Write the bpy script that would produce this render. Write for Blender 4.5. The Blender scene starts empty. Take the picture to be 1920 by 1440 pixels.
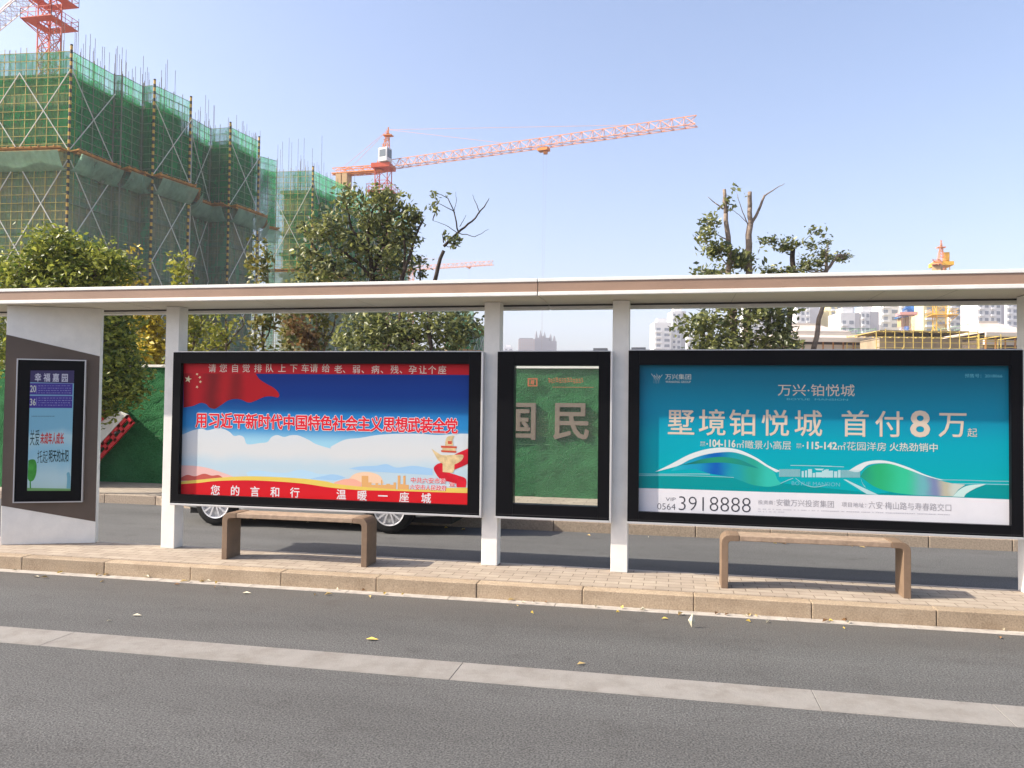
import bpy, bmesh, math, random
import numpy as np
from mathutils import Vector, Matrix
rnd = random.Random(7)
NP = np.random.RandomState(11)
scene = bpy.context.scene
COL = scene.collection
R = math.radians

# ------------------------------------------------------------------ camera
# X runs along the bus stop, Y away from the viewer, Z up; metres.
CAM = Vector((0, 0, 1.8)); YAW, PIT, ROL, F = R(11.32), R(1.535), R(.708), 1480.0
_f = Vector((-math.sin(YAW)*math.cos(PIT), math.cos(YAW)*math.cos(PIT), math.sin(PIT)))
_r = Vector((math.cos(YAW), math.sin(YAW), 0)); _u = _r.cross(_f)
RT = _r*math.cos(ROL)+_u*math.sin(ROL); UP = -_r*math.sin(ROL)+_u*math.cos(ROL)
cd = bpy.data.cameras.new('camera'); cam = bpy.data.objects.new('camera', cd); COL.objects.link(cam)
M = Matrix((RT, UP, -_f)).transposed().to_4x4(); M.translation = CAM; cam.matrix_world = M
cd.sensor_width = 36; cd.lens = F/1920*36; cd.clip_start = .1; cd.clip_end = 5000
scene.camera = cam

# ------------------------------------------------------------------ light
SUN = Vector((1.30, .37, -1.0))                     # direction the sunlight travels
w = bpy.data.worlds.new('World'); scene.world = w; w.use_nodes = True
nt = w.node_tree; bg = nt.nodes['Background']; sky = nt.nodes.new('ShaderNodeTexSky')
sky.sky_type = 'NISHITA'; sky.sun_disc = False
sky.sun_elevation = math.atan2(1, math.hypot(SUN.x, SUN.y)); sky.sun_rotation = math.atan2(-SUN.x, -SUN.y)
sky.air_density = 1.0; sky.dust_density = 3.6; sky.ozone_density = 3.0
tint = nt.nodes.new('ShaderNodeMixRGB'); tint.blend_type = 'MULTIPLY'; tint.inputs[0].default_value = 1; tint.inputs[2].default_value = (1.04, .978, .985, 1)   # slight lavender cast of the hazy air
nt.links.new(sky.outputs[0], tint.inputs[1]); nt.links.new(tint.outputs[0], bg.inputs[0]); bg.inputs[1].default_value = .135
sl = bpy.data.lights.new('sun', 'SUN'); so = bpy.data.objects.new('sun', sl); COL.objects.link(so)
sl.energy = 4.2; sl.angle = R(.5); sl.color = (1, .93, .81)
so.rotation_euler = SUN.to_track_quat('-Z', 'Y').to_euler(); so.location = (-20, -8, 20)
vs = scene.view_settings; vs.view_transform = 'Standard'; vs.look = 'None'; vs.gamma = 1; vs.exposure = 1.14
scene.cycles.transparent_max_bounces = 24; scene.cycles.max_bounces = 8

# ------------------------------------------------------------------ measuring helpers
def ray(px, py): return _f + RT*((px-960)/F) - UP*((py-720)/F)
def at(px, py, d): return CAM + ray(px, py)*d
def ony(px, py, y): d = ray(px, py); return CAM + d*((y-CAM.y)/d.y)
def onz(px, py, z): d = ray(px, py); return CAM + d*((z-CAM.z)/d.z)
def onplane(px, py, o, n): d = ray(px, py); return CAM + d*((o-CAM).dot(n)/d.dot(n))

# ------------------------------------------------------------------ materials
def mat(name, col, rough=.6, spec=.3, metal=0, vary=0, vscale=5, bump=0, bscale=60, coat=0, col2=None, dist=.01):
    m = bpy.data.materials.new(name); m.use_nodes = True; n = m.node_tree.nodes; l = m.node_tree.links
    b = n['Principled BSDF']; b.inputs['Base Color'].default_value = (*col, 1); b.inputs['Roughness'].default_value = rough
    b.inputs['Specular IOR Level'].default_value = spec; b.inputs['Metallic'].default_value = metal
    b.inputs['Coat Weight'].default_value = coat; b.inputs['Coat Roughness'].default_value = .05
    if vary or bump:
        tc = n.new('ShaderNodeTexCoord')
    if vary:
        t = n.new('ShaderNodeTexNoise'); t.inputs['Scale'].default_value = vscale; t.inputs['Detail'].default_value = 6
        t.inputs['Roughness'].default_value = .65
        l.new(tc.outputs['Object'], t.inputs['Vector'])
        r = n.new('ShaderNodeValToRGB'); r.color_ramp.elements[0].position = .3; r.color_ramp.elements[1].position = .7
        c2 = col2 or tuple(c*(1-vary) for c in col)
        r.color_ramp.elements[0].color = (*c2, 1)
        r.color_ramp.elements[1].color = (*(col if col2 else tuple(min(1, c*(1+vary*.6)) for c in col)), 1)
        l.new(t.outputs['Fac'], r.inputs[0]); l.new(r.outputs[0], b.inputs['Base Color'])
    if bump:
        t2 = n.new('ShaderNodeTexNoise'); t2.inputs['Scale'].default_value = bscale; t2.inputs['Detail'].default_value = 4
        l.new(tc.outputs['Object'], t2.inputs['Vector'])
        bp = n.new('ShaderNodeBump'); bp.inputs['Strength'].default_value = bump; bp.inputs['Distance'].default_value = dist
        l.new(t2.outputs['Fac'], bp.inputs['Height']); l.new(bp.outputs[0], b.inputs['Normal'])
    return m

def nd(m): return m.node_tree.nodes, m.node_tree.links, m.node_tree.nodes['Principled BSDF']

def asphalt(name, base, speck, scale, near=True):
    """rolled aggregate: stones and pits, worn lanes, stains, hairline cracks and dust that gathers towards the kerb"""
    m = mat(name, base, .88, .25); n, l, b = nd(m)
    tc = n.new('ShaderNodeTexCoord'); O = tc.outputs['Object']
    def noise(sc, det, rough, vec=O):
        t = n.new('ShaderNodeTexNoise'); t.inputs['Scale'].default_value = sc; t.inputs['Detail'].default_value = det; t.inputs['Roughness'].default_value = rough; l.new(vec, t.inputs['Vector']); return t.outputs['Fac']
    def ramp(f, p0, p1, c0, c1):
        r = n.new('ShaderNodeValToRGB'); e = r.color_ramp.elements; e[0].position, e[1].position = p0, p1; e[0].color, e[1].color = (*c0, 1), (*c1, 1); l.new(f, r.inputs[0]); return r.outputs[0]
    def mul(a, c, f=1.0, mode='MULTIPLY', fac=None):
        x = n.new('ShaderNodeMixRGB'); x.blend_type = mode; x.inputs[0].default_value = f; l.new(a, x.inputs[1]); l.new(c, x.inputs[2])
        if fac is not None: l.new(fac, x.inputs[0])
        return x.outputs[0]
    g = noise(scale, 3, .6)
    c = ramp(g, .38, .60, [q*(1-speck) for q in base], [q*(1+speck*.5) for q in base])
    v = n.new('ShaderNodeTexVoronoi'); v.inputs['Scale'].default_value = scale*.9; v.inputs['Randomness'].default_value = 1; l.new(O, v.inputs['Vector'])
    c = mul(c, ramp(v.outputs['Distance'], .15, .62, (1.1, 1.09, 1.08), (.7, .7, .71)), .6)
    mp = n.new('ShaderNodeMapping'); mp.inputs['Scale'].default_value = (.22, 1.3, 1); l.new(O, mp.inputs[0])
    c = mul(c, ramp(noise(1.0, 6, .6, mp.outputs[0]), .3, .72, (.80, .785, .775), (1.12, 1.11, 1.10)))
    c = mul(c, ramp(noise(2.6, 8, .75), .30, .46, (.78, .765, .76), (1, 1, 1)))
    w_ = n.new('ShaderNodeTexVoronoi'); w_.feature = 'DISTANCE_TO_EDGE'; w_.inputs['Scale'].default_value = .42
    ad = n.new('ShaderNodeMixRGB'); ad.blend_type = 'ADD'; ad.inputs[0].default_value = .35; l.new(O, ad.inputs[1])
    nz = n.new('ShaderNodeTexNoise'); nz.inputs['Scale'].default_value = 3; nz.inputs['Detail'].default_value = 6; l.new(O, nz.inputs['Vector']); l.new(nz.outputs['Color'], ad.inputs[2]); l.new(ad.outputs[0], w_.inputs['Vector'])
    if near:
        sp = n.new('ShaderNodeSeparateXYZ'); l.new(O, sp.inputs[0]); mr = n.new('ShaderNodeMapRange'); mr.inputs[1].default_value = 6.15; mr.inputs[2].default_value = 7.1; l.new(sp.outputs[1], mr.inputs[0])
        nn = n.new('ShaderNodeMath'); nn.operation = 'MULTIPLY'; l.new(mr.outputs[0], nn.inputs[0]); l.new(noise(5, 7, .7), nn.inputs[1])
        du = n.new('ShaderNodeRGB'); du.outputs[0].default_value = (.098, .085, .072, 1); c = mul(c, du.outputs[0], 1, 'MIX', nn.outputs[0])
    l.new(c, b.inputs['Base Color'])
    bp = n.new('ShaderNodeBump'); bp.inputs['Strength'].default_value = .75; bp.inputs['Distance'].default_value = .006
    l.new(g, bp.inputs['Height']); l.new(bp.outputs[0], b.inputs['Normal'])
    return m

def bricks(name, c1, c2, mortar, bw, bh, ms, rot=0, bump=.4):
    m = mat(name, c1, .85, .2); n, l, b = nd(m)
    tc = n.new('ShaderNodeTexCoord'); mp = n.new('ShaderNodeMapping'); mp.inputs['Rotation'].default_value = (0, 0, rot)
    l.new(tc.outputs['Object'], mp.inputs[0])
    t = n.new('ShaderNodeTexBrick'); t.inputs['Scale'].default_value = 1; t.inputs['Brick Width'].default_value = bw
    t.inputs['Row Height'].default_value = bh; t.inputs['Mortar Size'].default_value = ms; t.inputs['Bias'].default_value = 0
    t.inputs['Color1'].default_value = (*c1, 1); t.inputs['Color2'].default_value = (*c2, 1); t.inputs['Mortar'].default_value = (*mortar, 1)
    l.new(mp.outputs[0], t.inputs['Vector'])
    ns = n.new('ShaderNodeTexNoise'); ns.inputs['Scale'].default_value = 3; ns.inputs['Detail'].default_value = 8; ns.inputs['Roughness'].default_value = .7
    l.new(tc.outputs['Object'], ns.inputs['Vector'])
    r2 = n.new('ShaderNodeValToRGB'); r2.color_ramp.elements[0].position = .25; r2.color_ramp.elements[1].position = .75
    r2.color_ramp.elements[0].color = (.78, .77, .76, 1); r2.color_ramp.elements[1].color = (1.1, 1.1, 1.1, 1)
    l.new(ns.outputs['Fac'], r2.inputs[0])
    mx = n.new('ShaderNodeMixRGB'); mx.blend_type = 'MULTIPLY'; mx.inputs[0].default_value = 1
    l.new(t.outputs['Color'], mx.inputs[1]); l.new(r2.outputs[0], mx.inputs[2]); l.new(mx.outputs[0], b.inputs['Base Color'])
    bp = n.new('ShaderNodeBump'); bp.inputs['Strength'].default_value = bump; bp.inputs['Distance'].default_value = .004; bp.invert = True
    l.new(t.outputs['Fac'], bp.inputs['Height']); l.new(bp.outputs[0], b.inputs['Normal'])
    return m

def leafmat(name, dark, light, gloss=.35):
    m = mat(name, dark, .42, gloss); n, l, b = nd(m)
    g = n.new('ShaderNodeNewGeometry'); r = n.new('ShaderNodeValToRGB')
    r.color_ramp.elements[0].color = (*dark, 1); r.color_ramp.elements[1].color = (*light, 1); r.color_ramp.elements[1].position = .95
    l.new(g.outputs['Random Per Island'], r.inputs[0]); l.new(r.outputs[0], b.inputs['Base Color'])
    tr = n.new('ShaderNodeBsdfTranslucent'); l.new(r.outputs[0], tr.inputs[0])
    mx = n.new('ShaderNodeMixShader'); mx.inputs[0].default_value = .38
    l.new(b.outputs[0], mx.inputs[1]); l.new(tr.outputs[0], mx.inputs[2]); l.new(mx.outputs[0], n['Material Output'].inputs[0])
    return m

def netmat(name, col, cover, vary=.25):
    m = mat(name, col, .8, .1); n, l, b = nd(m)
    tc = n.new('ShaderNodeTexCoord'); t = n.new('ShaderNodeTexNoise'); t.inputs['Scale'].default_value = .7; t.inputs['Detail'].default_value = 9; t.inputs['Roughness'].default_value = .68
    mp = n.new('ShaderNodeMapping'); mp.inputs['Scale'].default_value = (1, 1, .4)
    l.new(tc.outputs['Object'], mp.inputs[0]); l.new(mp.outputs[0], t.inputs['Vector'])
    mr = n.new('ShaderNodeMapRange'); mr.inputs[1].default_value = .36; mr.inputs[2].default_value = .64
    mr.inputs[3].default_value = max(0, cover-vary); mr.inputs[4].default_value = min(1, cover+vary)
    l.new(t.outputs['Fac'], mr.inputs[0])
    df = n.new('ShaderNodeBsdfDiffuse'); df.inputs[0].default_value = (*col, 1)
    tl = n.new('ShaderNodeBsdfTranslucent'); tl.inputs[0].default_value = (*col, 1)
    m1 = n.new('ShaderNodeMixShader'); m1.inputs[0].default_value = .45
    l.new(df.outputs[0], m1.inputs[1]); l.new(tl.outputs[0], m1.inputs[2])
    tp = n.new('ShaderNodeBsdfTransparent'); m2 = n.new('ShaderNodeMixShader')
    l.new(mr.outputs[0], m2.inputs[0]); l.new(tp.outputs[0], m2.inputs[1]); l.new(m1.outputs[0], m2.inputs[2])
    l.new(m2.outputs[0], n['Material Output'].inputs[0])
    return m

def rampmat(name, stops, axis, a, b_, noise=0, nscale=2.5, rough=.35):
    """printed colour ramp along one object axis between a and b_"""
    m = mat(name, stops[0][1], rough, .12); n, l, b = nd(m)
    tc = n.new('ShaderNodeTexCoord'); sp = n.new('ShaderNodeSeparateXYZ'); l.new(tc.outputs['Object'], sp.inputs[0])
    mr = n.new('ShaderNodeMapRange'); mr.inputs[1].default_value = a; mr.inputs[2].default_value = b_
    src = sp.outputs[axis]
    if noise:
        t = n.new('ShaderNodeTexNoise'); t.inputs['Scale'].default_value = nscale; t.inputs['Detail'].default_value = 5
        l.new(tc.outputs['Object'], t.inputs['Vector'])
        ma = n.new('ShaderNodeMath'); ma.operation = 'MULTIPLY_ADD'; ma.inputs[1].default_value = noise
        l.new(t.outputs['Fac'], ma.inputs[0]); l.new(src, ma.inputs[2]); src = ma.outputs[0]
    l.new(src, mr.inputs[0])
    r = n.new('ShaderNodeValToRGB'); r.color_ramp.interpolation = 'EASE'
    e = r.color_ramp.elements; e[0].position, e[0].color = stops[0][0], (*stops[0][1], 1); e[1].position, e[1].color = stops[-1][0], (*stops[-1][1], 1)
    for p, c in stops[1:-1]:
        x = e.new(p); x.color = (*c, 1)
    l.new(mr.outputs[0], r.inputs[0]); l.new(r.outputs[0], b.inputs['Base Color'])
    return m

MT = {}
def K(name, *a, **k):
    if name not in MT: MT[name] = mat(name, *a, **k)
    return MT[name]
# ------------------------------------------------------------------ mesh builder
ORG = {}
class MB:
    def __init__(s): s.v = []; s.f = []
    def add(s, vs, fs):
        o = len(s.v); s.v += [tuple(v) for v in vs]; s.f += [tuple(i+o for i in f) for f in fs]; return s
    def box(s, x0, x1, y0, y1, z0, z1):
        return s.obox(Vector(((x0+x1)/2, (y0+y1)/2, (z0+z1)/2)), Vector((1, 0, 0)), Vector((0, 1, 0)), Vector((0, 0, 1)), abs(x1-x0)/2, abs(y1-y0)/2, abs(z1-z0)/2)
    def obox(s, c, a, b, d, ha, hb, hd):
        vs = [c+a*(i*ha)+b*(j*hb)+d*(k*hd) for k in (-1, 1) for j in (-1, 1) for i in (-1, 1)]
        return s.add(vs, [(0, 2, 3, 1), (4, 5, 7, 6), (0, 1, 5, 4), (2, 6, 7, 3), (0, 4, 6, 2), (1, 3, 7, 5)])
    def bar(s, p, q, w, n=4):
        p, q = Vector(p), Vector(q); d = q-p
        if d.length < 1e-6: return s
        return s.tube([p, q], [w, w], n)
    def tube(s, pts, rad, n=6, cap=True):
        pts = [Vector(p) for p in pts]; vs = []; fs = []; prev = None
        for i, p in enumerate(pts):
            d = (pts[min(i+1, len(pts)-1)]-pts[max(i-1, 0)]).normalized()
            a = prev if prev is not None else (Vector((0, 0, 1)) if abs(d.z) < .9 else Vector((1, 0, 0)))
            a = (a-d*a.dot(d)).normalized(); prev = a; b = d.cross(a)
            for k in range(n):
                t = 2*math.pi*(k+.5)/n; vs.append(p+(a*math.cos(t)+b*math.sin(t))*rad[i])
        for i in range(len(pts)-1):
            for k in range(n):
                fs.append((i*n+k, i*n+(k+1) % n, (i+1)*n+(k+1) % n, (i+1)*n+k))
        if cap: fs += [tuple(range(n))[::-1], tuple((len(pts)-1)*n+k for k in range(n))]
        return s.add(vs, fs)
    def quad(s, a, b, c, d): return s.add([a, b, c, d], [(0, 1, 2, 3)])
    def prism(s, poly, ext):
        """poly: list of points, ext: extrusion vector"""
        n = len(poly); poly = [Vector(p) for p in poly]
        return s.add(poly+[p+ext for p in poly], [tuple(range(n))[::-1], tuple(range(n, 2*n))]+[(i, (i+1) % n, n+(i+1) % n, n+i) for i in range(n)])
    def lathe(s, prof, c, ax, n=24):
        """prof: (radius, offset along ax)"""
        ax = Vector(ax).normalized(); a = Vector((0, 0, 1)) if abs(ax.z) < .9 else Vector((1, 0, 0)); a = (a-ax*a.dot(ax)).normalized(); b = ax.cross(a); c = Vector(c)
        vs = [c+ax*h+(a*math.cos(2*math.pi*k/n)+b*math.sin(2*math.pi*k/n))*r for r, h in prof for k in range(n)]
        fs = [(i*n+k, i*n+(k+1) % n, (i+1)*n+(k+1) % n, (i+1)*n+k) for i in range(len(prof)-1) for k in range(n)]
        return s.add(vs, fs)
    def build(s, name, m, parent=None, org=None, bevel=0, smooth=False, fix=True):
        o = ORG[parent.name] if parent is not None else Vector(org or (0, 0, 0))
        me = bpy.data.meshes.new(name); me.from_pydata([(v[0]-o.x, v[1]-o.y, v[2]-o.z) for v in s.v], [], s.f)
        me.materials.append(m)
        if fix:
            bm = bmesh.new(); bm.from_mesh(me); bmesh.ops.recalc_face_normals(bm, faces=bm.faces)
            if bevel: bmesh.ops.bevel(bm, geom=[e for e in bm.edges if len(e.link_faces) == 2 and e.calc_face_angle() > .5], offset=bevel, segments=2, affect='EDGES', profile=.5)
            bm.to_mesh(me); bm.free()
        if smooth: me.polygons.foreach_set('use_smooth', [True]*len(me.polygons))
        ob = bpy.data.objects.new(name, me); COL.objects.link(ob)
        if parent is not None: ob.parent = parent
        else: ob.location = o
        ORG[ob.name] = o
        return ob
def thing(name, loc, label, cat, group=None, kind=None):
    o = bpy.data.objects.new(name, None); COL.objects.link(o); o.location = loc; o.empty_display_size = .2
    ORG[o.name] = Vector(loc); return tag(o, label, cat, group)
def tag(o, label, cat, group=None, kind=None):
    if label: o['label'] = label
    if cat: o['category'] = cat
    if group: o['group'] = group
    if kind: o['kind'] = kind
    return o
def structure(o, label=None): o['kind'] = 'structure'; return o
def children(o): return [c for c in list(COL.objects) if c.parent == o]
def copy_tree(o, parent=None):
    c = o.copy(); COL.objects.link(c)
    if parent is not None: c.parent = parent
    ORG[c.name] = ORG[o.name]
    for ch in children(o): copy_tree(ch, c)
    return c
def numpy_mesh(name, V, Fc, m, parent=None, org=None):
    o = ORG[parent.name] if parent is not None else Vector(org or (0, 0, 0))
    me = bpy.data.meshes.new(name); k = Fc.shape[1]
    me.vertices.add(len(V)); me.vertices.foreach_set('co', (V-np.array(o)).astype(np.float32).ravel())
    me.loops.add(Fc.size); me.loops.foreach_set('vertex_index', Fc.astype(np.int32).ravel())
    me.polygons.add(len(Fc)); me.polygons.foreach_set('loop_start', np.arange(0, Fc.size, k, dtype=np.int32)); me.polygons.foreach_set('loop_total', np.full(len(Fc), k, np.int32))
    me.materials.append(m); me.update(calc_edges=True)
    ob = bpy.data.objects.new(name, me); COL.objects.link(ob)
    if parent is not None: ob.parent = parent
    else: ob.location = o
    ORG[ob.name] = o
    return ob
# ================================================================== SETTING
def sheet(name, pts, z, m):
    return structure(MB().add([(x, y, z) for x, y in pts], [tuple(range(len(pts)))]).build(name, m))
A1 = asphalt('asphalt_near', (.118, .118, .114), .5, 85); A2 = asphalt('asphalt_back', (.128, .128, .125), .4, 85, False)
soil = K('soil', (.2, .16, .11), .95, .1, vary=.4, vscale=.3)
g = sheet('ground', [(-1500, -300), (1500, -300), (1500, 2500), (-1500, 2500)], -.03, soil)
sheet('road', [(-60, -30), (60, -30), (60, 7.1), (-60, 7.1)], 0, A1)
sheet('back_road', [(-60, 8.2), (60, 8.2), (60, 11.2), (-5.6, 11.3), (-8.7, 12.22), (-60, 12.4)], 0, A2)
conc = K('concrete_strip', (.26, .243, .22), .8, .2, vary=.22, vscale=6, bump=.3, bscale=90, col2=(.232, .217, .197))
mb = MB(); x = -20.0
for i in range(20):                                   # cast flush strip with tight joints
    L = [2.3, 1.05, .75][i % 3] if x > -1.6 else 3.1
    mb.obox(Vector((x+L/2, 5.205, -.046)), Vector((1, 0, 0)), Vector((0, 1, 0)), Vector((0, 0, 1)), L/2-.002, .176, .05); x += L
structure(mb.build('concrete_strip', conc, bevel=.002))
granite = mat('granite', (.47, .365, .25), .75, .3, vary=.4, vscale=70, bump=.3, bscale=120, col2=(.26, .195, .13))
gutter = K('gutter_concrete', (.40, .36, .31), .85, .2, vary=.3, vscale=8, bump=.3)
def per_stone(m, lo, hi):
    n, l, b = nd(m); src = b.inputs['Base Color'].links[0].from_socket; g_ = n.new('ShaderNodeNewGeometry'); mr = n.new('ShaderNodeMapRange'); mr.inputs[3].default_value = lo; mr.inputs[4].default_value = hi
    l.new(g_.outputs['Random Per Island'], mr.inputs[0]); x = n.new('ShaderNodeVectorMath'); x.operation = 'SCALE'; l.new(src, x.inputs[0]); l.new(mr.outputs[0], x.inputs['Scale'])
    t = n.new('ShaderNodeTexNoise'); t.inputs['Scale'].default_value = 4; t.inputs['Detail'].default_value = 8; t.inputs['Roughness'].default_value = .7; tc = n.new('ShaderNodeTexCoord'); l.new(tc.outputs['Object'], t.inputs['Vector'])
    r = n.new('ShaderNodeValToRGB'); r.color_ramp.elements[0].position = .33; r.color_ramp.elements[1].position = .55; r.color_ramp.elements[0].color = (.80, .775, .75, 1); r.color_ramp.elements[1].color = (1, 1, 1, 1); l.new(t.outputs['Fac'], r.inputs[0])
    y = n.new('ShaderNodeMixRGB'); y.blend_type = 'MULTIPLY'; y.inputs[0].default_value = 1; l.new(x.outputs[0], y.inputs[1]); l.new(r.outputs[0], y.inputs[2]); l.new(y.outputs[0], b.inputs['Base Color'])
per_stone(granite, .84, 1.12); per_stone(conc, .95, 1.04)
mb = MB()
for i in range(-30, 30):
    x0 = i*.985-.765; mb.box(x0+.002, x0+.983, 7.185+rnd.uniform(-.003, .003), 7.335, -.05, .138+rnd.uniform(-.002, .002))
structure(mb.build('kerb', granite, bevel=.008))
mb = MB()
for i in range(-30, 30): mb.box(i*1.0+.002, i*1.0+.998, 7.075, 7.183, -.05, .006)
structure(mb.build('gutter', gutter, bevel=.004))
pave = bricks('pavers', (.40, .335, .26), (.335, .275, .215), (.19, .145, .105), .23, .115, .0045)
structure(MB().box(-30, 30, 7.337, 8.15, -.05, .14).build('platform_pavement', pave))
structure(MB().box(-30, 30, 8.152, 8.22, -.05, .134).build('platform_back_kerb', gutter, bevel=.008))
# far kerb, footway
kp = [(-60, 12.4), (-8.7, 12.22), (-5.6, 11.3), (60, 11.15)]
mb = MB()
for (xa, ya), (xb, yb) in zip(kp, kp[1:]):
    d = Vector((xb-xa, yb-ya, 0)); n = max(1, round(d.length)); u = d.normalized(); v = Vector((-u.y, u.x, 0))
    for i in range(n):
        if abs(xa+d.x*i/n) < 32: mb.obox(Vector((xa, ya, .045))+d*((i+.5)/n)+v*.07, u, v, Vector((0, 0, 1)), d.length/n/2-.004, .07, .105)
structure(mb.build('far_kerb', K('granite_far', (.36, .29, .22), .8, .2, vary=.35, vscale=50, bump=.3), bevel=.01))
fpave = bricks('footway_pavers', (.40, .34, .27), (.35, .29, .23), (.2, .16, .13), .4, .2, .008)
structure(MB().add([(x, y+.13, .147) for x, y in kp]+[(60, 14.4, .147), (-60, 14.4, .147)], [tuple(range(6))]).build('far_footway', fpave))

# ================================================================== BUS SHELTER
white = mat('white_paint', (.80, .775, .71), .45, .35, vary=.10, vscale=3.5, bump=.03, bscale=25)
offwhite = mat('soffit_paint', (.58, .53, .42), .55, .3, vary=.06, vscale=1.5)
fascia = mat('fascia_brown', (.345, .225, .155), .5, .35, vary=.16, vscale=1.2)
brown = mat('panel_brown', (.115, .085, .065), .55, .3, vary=.1, vscale=3)
black = mat('black_frame', (.0035, .0035, .0045), .45, .08)
silver = mat('silver_trim', (.62, .61, .6), .35, .5, metal=.5)
sh = thing('bus_shelter', (-1.2, 8.05, .14), 'long white bus shelter with flat brown edged canopy on square posts', 'bus shelter')
for xa in (-5.62, -1.905, -.572, 3.185):
    MB().box(xa, xa+.168, 8.0, 8.17, .1405, 2.872).build('post', white, sh, bevel=.006)
YF, YB = 7.54, 8.4
for k, (xa, xb) in enumerate(((-8.4, -1.272), (-1.264, 5.2))):
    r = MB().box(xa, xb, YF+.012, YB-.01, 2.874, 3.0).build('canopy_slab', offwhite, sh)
    tag(r, None, None)
    MB().box(xa, xb, YF, YB, 3.002, 3.036).build('top_edge', white, r, bevel=.004)
    MB().box(xa, xb, YF, YF+.05, 2.868, 2.905).build('bottom_edge', white, r, bevel=.004)
    MB().box(xa, xb, YF+.008, YF+.0115, 2.906, 3.001).build('fascia_band', fascia, r)
    # rear gutter beam under the slab
    MB().box(xa, xb, 8.30, YB-.004, 2.826, 2.872).build('rear_beam', white, r, bevel=.004)
    MB().box(xa, xb, 8.285, 8.2985, 2.858, 2.8735).build('rear_gap_line', K('gap_line_dark', (.06, .055, .05), .7), r)  # dark strip standing in for the gap line between soffit and rear beam
# sealing joints across the soffit
for x in (-7.0, -5.9, -4.3, -3.2, .6, 1.9, 2.5): MB().box(x, x+.004, YF+.055, 8.28, 2.8725, 2.8738).build('soffit_joint', K('joint', (.35, .32, .27), .8), sh)

# ------------------------------------------------------------------ lettering
_tc = {}
def glyphs(body, bold=0.0):
    key = (body, bold)
    if key not in _tc:
        cu = bpy.data.curves.new('lettering', 'FONT'); cu.body = body; cu.align_x = 'CENTER'; cu.offset = min(0, bold); cu.resolution_u = 3
        ob = bpy.data.objects.new('lettering', cu); COL.objects.link(ob)
        bpy.context.view_layer.update()
        me = bpy.data.meshes.new_from_object(ob.evaluated_get(bpy.context.evaluated_depsgraph_get()))
        V = [(v.co.x, v.co.y) for v in me.vertices]; P_ = [tuple(p.vertices) for p in me.polygons]
        sh_ = [(0, 0)] if bold < .003 else [(bold*math.cos(2*math.pi*k/n_), bold*math.sin(2*math.pi*k/n_)) for n_ in (12 if bold > .04 else 6,) for k in range(n_)]
        _tc[key] = ([(x+dx, y+dy, j) for j, (dx, dy) in enumerate(sh_) for x, y in V], [tuple(i+j*len(V) for i in p) for j in range(len(sh_)) for p in P_])
        bpy.data.objects.remove(ob); bpy.data.meshes.remove(me); bpy.data.curves.remove(cu)
    return _tc[key]
class Face:
    """an upright printed plane: origin, horizontal direction, normal to the viewer"""
    def __init__(s, o, u, step=.0002):
        s.o = Vector(o); s.o.z = 0; s.u = Vector(u).normalized(); s.n = s.u.cross(Vector((0, 0, 1))); s.step = step
    def px(s, px, py): p = onplane(px, py, s.o, s.n); return (p-s.o).dot(s.u), p.z
    def P(s, a, z, lay): return s.o+s.u*a+Vector((0, 0, z))+s.n*(lay*s.step)
    def scale(s, px, py): return (onplane(px, py, s.o, s.n)-CAM).dot(_f)/F
    def poly(s, mb, pts, lay, world=False):
        q = [p if world else s.px(*p) for p in pts]
        mb.add([s.P(a, z, lay) for a, z in q], [tuple(range(len(q)))]); return mb
    def rect(s, mb, a0, a1, z0, z1, lay): return s.poly(mb, [(a0, z0), (a1, z0), (a1, z1), (a0, z1)], lay, True)
    def char(s, mb, c, px, py, h, lay, bold=0, sx=1.0):
        """one glyph with its em box centred on a measured spot, h = character height in photo pixels"""
        vs, fs = glyphs(c, bold); k = h*s.scale(px, py)/.9; a, z = s.px(px, py)
        cy = .38 if ord(c[0]) > 0x2e80 else .36
        mb.add([s.P(a+x*k*sx, z+(y-cy)*k, lay+.05*j) for x, y, j in vs], fs)
    def line(s, mb, body, p0, p1, h, lay, bold=0):
        """a run of text fitted between two measured spots (px, py of its middle height)"""
        vs, fs = glyphs(body, bold); x0 = min(v[0] for v in vs); x1 = max(v[0] for v in vs)
        y0 = min(v[1] for v in vs); y1 = max(v[1] for v in vs)
        a0, z0 = s.px(*p0); a1, z1 = s.px(*p1); k = (a1-a0)/(x1-x0); kz = h*s.scale(*p0)/(y1-y0); zm = (z0+z1)/2
        mb.add([s.P(a0+(x-x0)*k, zm+(y-(y0+y1)/2)*kz, lay+.05*j) for x, y, j in vs], fs)
    def spaced(s, mb, txt, p0, p1, h, lay, bold=0, sx=1.0):
        n = len(txt)
        for i, c in enumerate(txt):
            if c != ' ':
                t = i/max(1, n-1); s.char(mb, c, p0[0]+(p1[0]-p0[0])*t, p0[1]+(p1[1]-p0[1])*t, h, lay, bold, sx)
def frame_of(root, x0, x1, z0, z1, a0, a1, b0, b1, yf=7.92, yb=8.0):
    """black light box: deep border with a recessed opening a0..a1, b0..b1"""
    m = MB()
    m.box(x0, a0, yf, yb, z0, z1); m.box(a1, x1, yf, yb, z0, z1); m.box(a0+.001, a1-.001, yf+.001, yb, z0, b0); m.box(a0+.001, a1-.001, yf+.001, yb, b1, z1)
    m.build('frame', black, root)
    t = MB(); t.box(x0, x1, yf-.004, yb+.03, z0-.022, z0-.001); t.box(x1+.001, x1+.022, yf-.002, yb+.03, z0-.022, z1)
    t.box(x0, x1, yf+.01, yb+.03, z1+.001, z1+.012)
    t.build('trim', silver, root, bevel=.003)
    MB().box(x0+.02, x1-.02, yf-.0008, yf, z0+(b0-z0)*.16, z0+(b0-z0)*.16+.003).build('door_gap', K('gap_grey', (.045, .045, .045), .6), root)

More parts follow.
